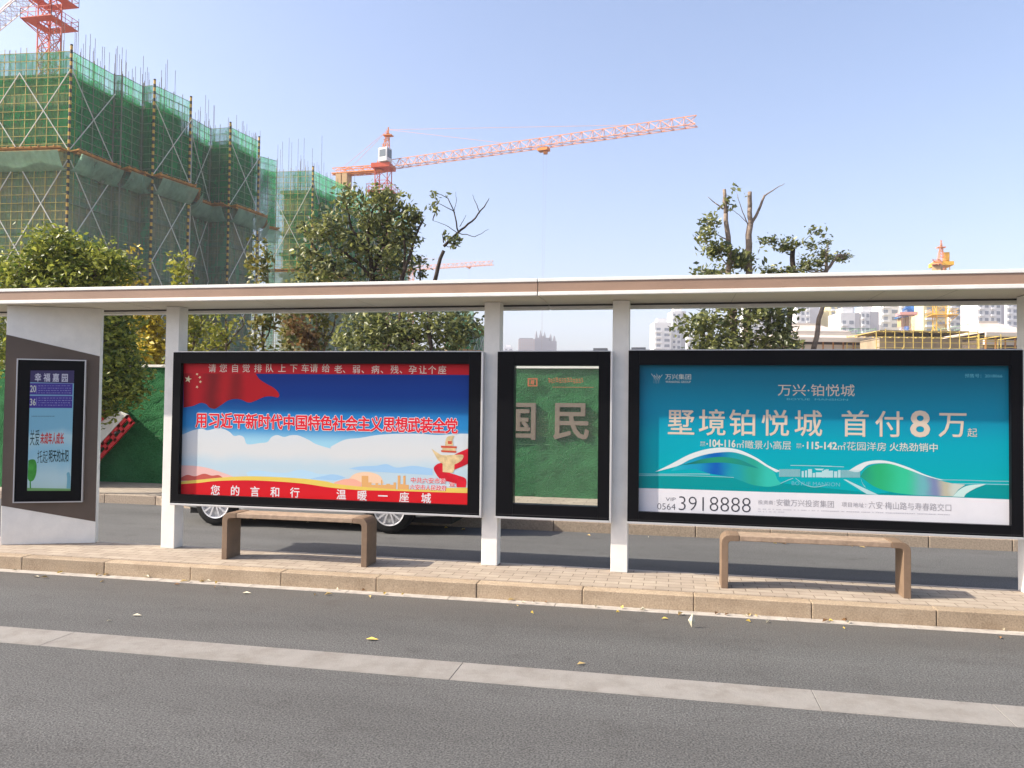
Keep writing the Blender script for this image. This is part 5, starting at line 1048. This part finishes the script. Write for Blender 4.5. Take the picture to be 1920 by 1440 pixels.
# ================================================================== LOW PAVILIONS AND SITE SCAFFOLDS AT RIGHT
tile = mat('roof_tile_pale', (.56, .47, .40), .8, .2, vary=.2, vscale=.8); timb = K('timber_orange', (.56, .25, .07), .7, .2, vary=.3, vscale=2); paleb = K('beam_pale', (.60, .54, .46), .8, .2); dark_in = K('interior', (.10, .075, .055), .9); bamboo = K('pole_bamboo', (.62, .46, .12), .6, .2, vary=.25, vscale=1)
def pavilion(px0, px1, pk, ev, d, label, dpth=9, ridge=.35, second=None):
    a, c = at(px0, 720, d), at(px1, 720, d); a.z = c.z = 0; u = (c-a).normalized(); nv = u.cross(UZ); L = (c-a).length; xm = (px0+px1)/2; zp = at(xm, pk, d).z; ze = at(xm, ev, d).z
    t = thing('pavilion', (a+c)/2, label, 'pavilion', 'low roofed buildings on the site')
    e = [a+nv*1+UZ*ze, c+nv*1+UZ*ze, c-nv*(dpth)+UZ*ze, a-nv*(dpth)+UZ*ze]; r0 = a+u*(L*ridge)-nv*dpth/2+UZ*zp; r1 = a+u*(L*(1-ridge))-nv*dpth/2+UZ*zp
    md = lambda p, q: p.lerp(q, .5)-UZ*(zp-ze)*.10
    m = MB()
    for p, q, s, w_ in ((e[0], e[1], r1, r0), (e[1], e[2], r1, r1), (e[2], e[3], r0, r1), (e[3], e[0], r0, r0)):
        if s == w_: m.add([p, q, md(q, s), md(p, s), s], [(0, 1, 2, 3), (3, 2, 4)])
        else: m.add([p, q, md(q, s), s, w_, md(p, w_)], [(0, 1, 2, 5), (5, 2, 3, 4)])
    m.add(e, [(3, 2, 1, 0)]); m.build('roof', tile, t, fix=False)
    m = MB(); m.obox((e[0]+e[1])/2-UZ*.25, u, nv, UZ, L/2+.02, .12, .24); m.bar(r0+UZ*.1, r1+UZ*.1, .16); m.build('eave_board', paleb, t)
    m = MB(); m.obox((a+c)/2-nv*(dpth/2+.2)+UZ*(ze-.3)/2, u, nv, UZ, L/2-.8, dpth/2-.6, (ze-.35)/2); m.build('wall', dark_in, t)
    for z in (ze-1.0,): MB().obox((a+c)/2+nv*.15+UZ*z, u, nv, UZ, L/2-.3, .15, .28).build('beam', paleb, t)
    k = max(3, int(L/1.1))
    for i in range(k+1): MB().bar(a+u*(.4+(L-.8)*i/k)+nv*.3, a+u*(.4+(L-.8)*i/k)+nv*.3+UZ*(ze-.3), .10).build('column', timb, t)
    m = MB(); z = 1
    while z < ze-1.5: m.bar(a+nv*.4+UZ*z, c+nv*.4+UZ*z, .07); z += .95
    m.build('rails', timb, t); return t
P1 = pavilion(1486, 1588, 602, 622, 92, 'pale hip roofed pavilion behind the leaning tree', ridge=.2)
pavilion(1440, 1642, 624, 634, 88, 'long low pale roof in front of the hip roofed pavilion', ridge=.1, dpth=5)
pavilion(1838, 1962, 597, 625, 84, 'pale hip roofed pavilion with orange eaves at the right edge', ridge=.35)
def cage(px0, px1, top, d, label, m_, rows=6, step=.95, dpth=7, netted=None, core_m=None):
    a, c = at(px0, 720, d), at(px1, 720, d); a.z = c.z = 0; u = (c-a).normalized(); nv = u.cross(UZ); L = (c-a).length; H = at((px0+px1)/2, top, d).z
    t = thing('scaffold', (a+c)/2, label, 'scaffold', 'low scaffold cages on the site'); k = max(1, round(L/step))
    for lay, o in (('front_tubes', 0), ('back_tubes', dpth)):
        m = MB()
        for i in range(k+1): m.bar(a+u*(L*i/k)-nv*o, a+u*(L*i/k)-nv*o+UZ*(H+rnd.uniform(0, .3)), .05)
        z = H
        while z > .5: m.bar(a-nv*o+UZ*z, c-nv*o+UZ*z, .042); z -= .55
        m.build(lay, m_, t)
    m = MB()
    for i in range(0, k+1):
        for z in (H, H-2, H-4): m.bar(a+u*(L*i/k)+UZ*z, a+u*(L*i/k)-nv*dpth+UZ*z, .04)
    m.build('cross_tubes', m_, t)
    for i in range(0, k, 5): MB().bar(a+u*(L*i/k)+nv*.08+UZ*(H-5.5), a+u*(L*min(k, i+3)/k)+nv*.08+UZ*(H-1.5), .05).build('brace', m_, t)
    if core_m:
        MB().obox((a+c)/2-nv*(dpth/2)+UZ*(H-.5)/2, u, nv, UZ, L/2-.9, dpth/2-1.2, (H-.6)/2).build('concrete_frame', core_m, t)
        for i in range(1, k, 2):
            p = a+u*(L*(i+.5)/k)-nv*1.18+UZ*(H-2.6); MB().obox(p, u, nv, UZ, step*.45, .05, .85).build('opening', K('opening_pale', (.42, .42, .40), .7) if i % 4 == 1 else recess_m, t)
        MB().obox((a+c)/2-nv*dpth/2+UZ*(H+.12), u, nv, UZ, L/2-.6, dpth/2-.5, .06).build('top_deck', K('deck_brown', (.26, .2, .1), .8), t)
    if netted:
        q0, q1, z0, z1 = netted; MB().quad(a+u*(L*q0)+nv*.1+UZ*z0, a+u*(L*q1)+nv*.1+UZ*z0, a+u*(L*q1)+nv*.1+UZ*z1, a+u*(L*q0)+nv*.1+UZ*z1).build('safety_net', netU, t)
    return t
cage(1643, 1834, 622, 80, 'long yellow tube scaffold cage around a low concrete block', bamboo, core_m=K('block_tan', (.34, .27, .18), .9, vary=.3, vscale=.6))
cage(1578, 1642, 616, 96, 'thin green scaffold cage with a net between pavilion and yellow cage', K('pole_green', (.22, .34, .22), .6), netted=(.08, .45, 6.5, 9.0), step=2.2)
cage(1836, 1918, 630, 78, 'scaffold cage in front of the right hand pavilion', bamboo, step=2.2, dpth=4)
cage(1815, 1850, 608, 100, 'taller green netted scaffold corner right of the yellow cage', K('pole_green', (.22, .34, .22), .6), netted=(.0, 1, 5, 12), step=2.2)

# ================================================================== AIR
hm = bpy.data.materials.new('haze_air'); hm.use_nodes = True; n = hm.node_tree.nodes; l = hm.node_tree.links
n.remove(n['Principled BSDF']); pv = n.new('ShaderNodeVolumePrincipled'); pv.inputs['Color'].default_value = (.92, .93, 1, 1); pv.inputs['Density'].default_value = .0005; pv.inputs['Anisotropy'].default_value = .0
l.new(pv.outputs[0], n['Material Output'].inputs['Volume'])
hb = MB().box(-900, 900, -300, 1300, -1.5, 140).build('haze', hm); hb['kind'] = 'stuff'; hb['label'] = 'pale blue haze over the far buildings and cranes'; hb['category'] = 'haze'
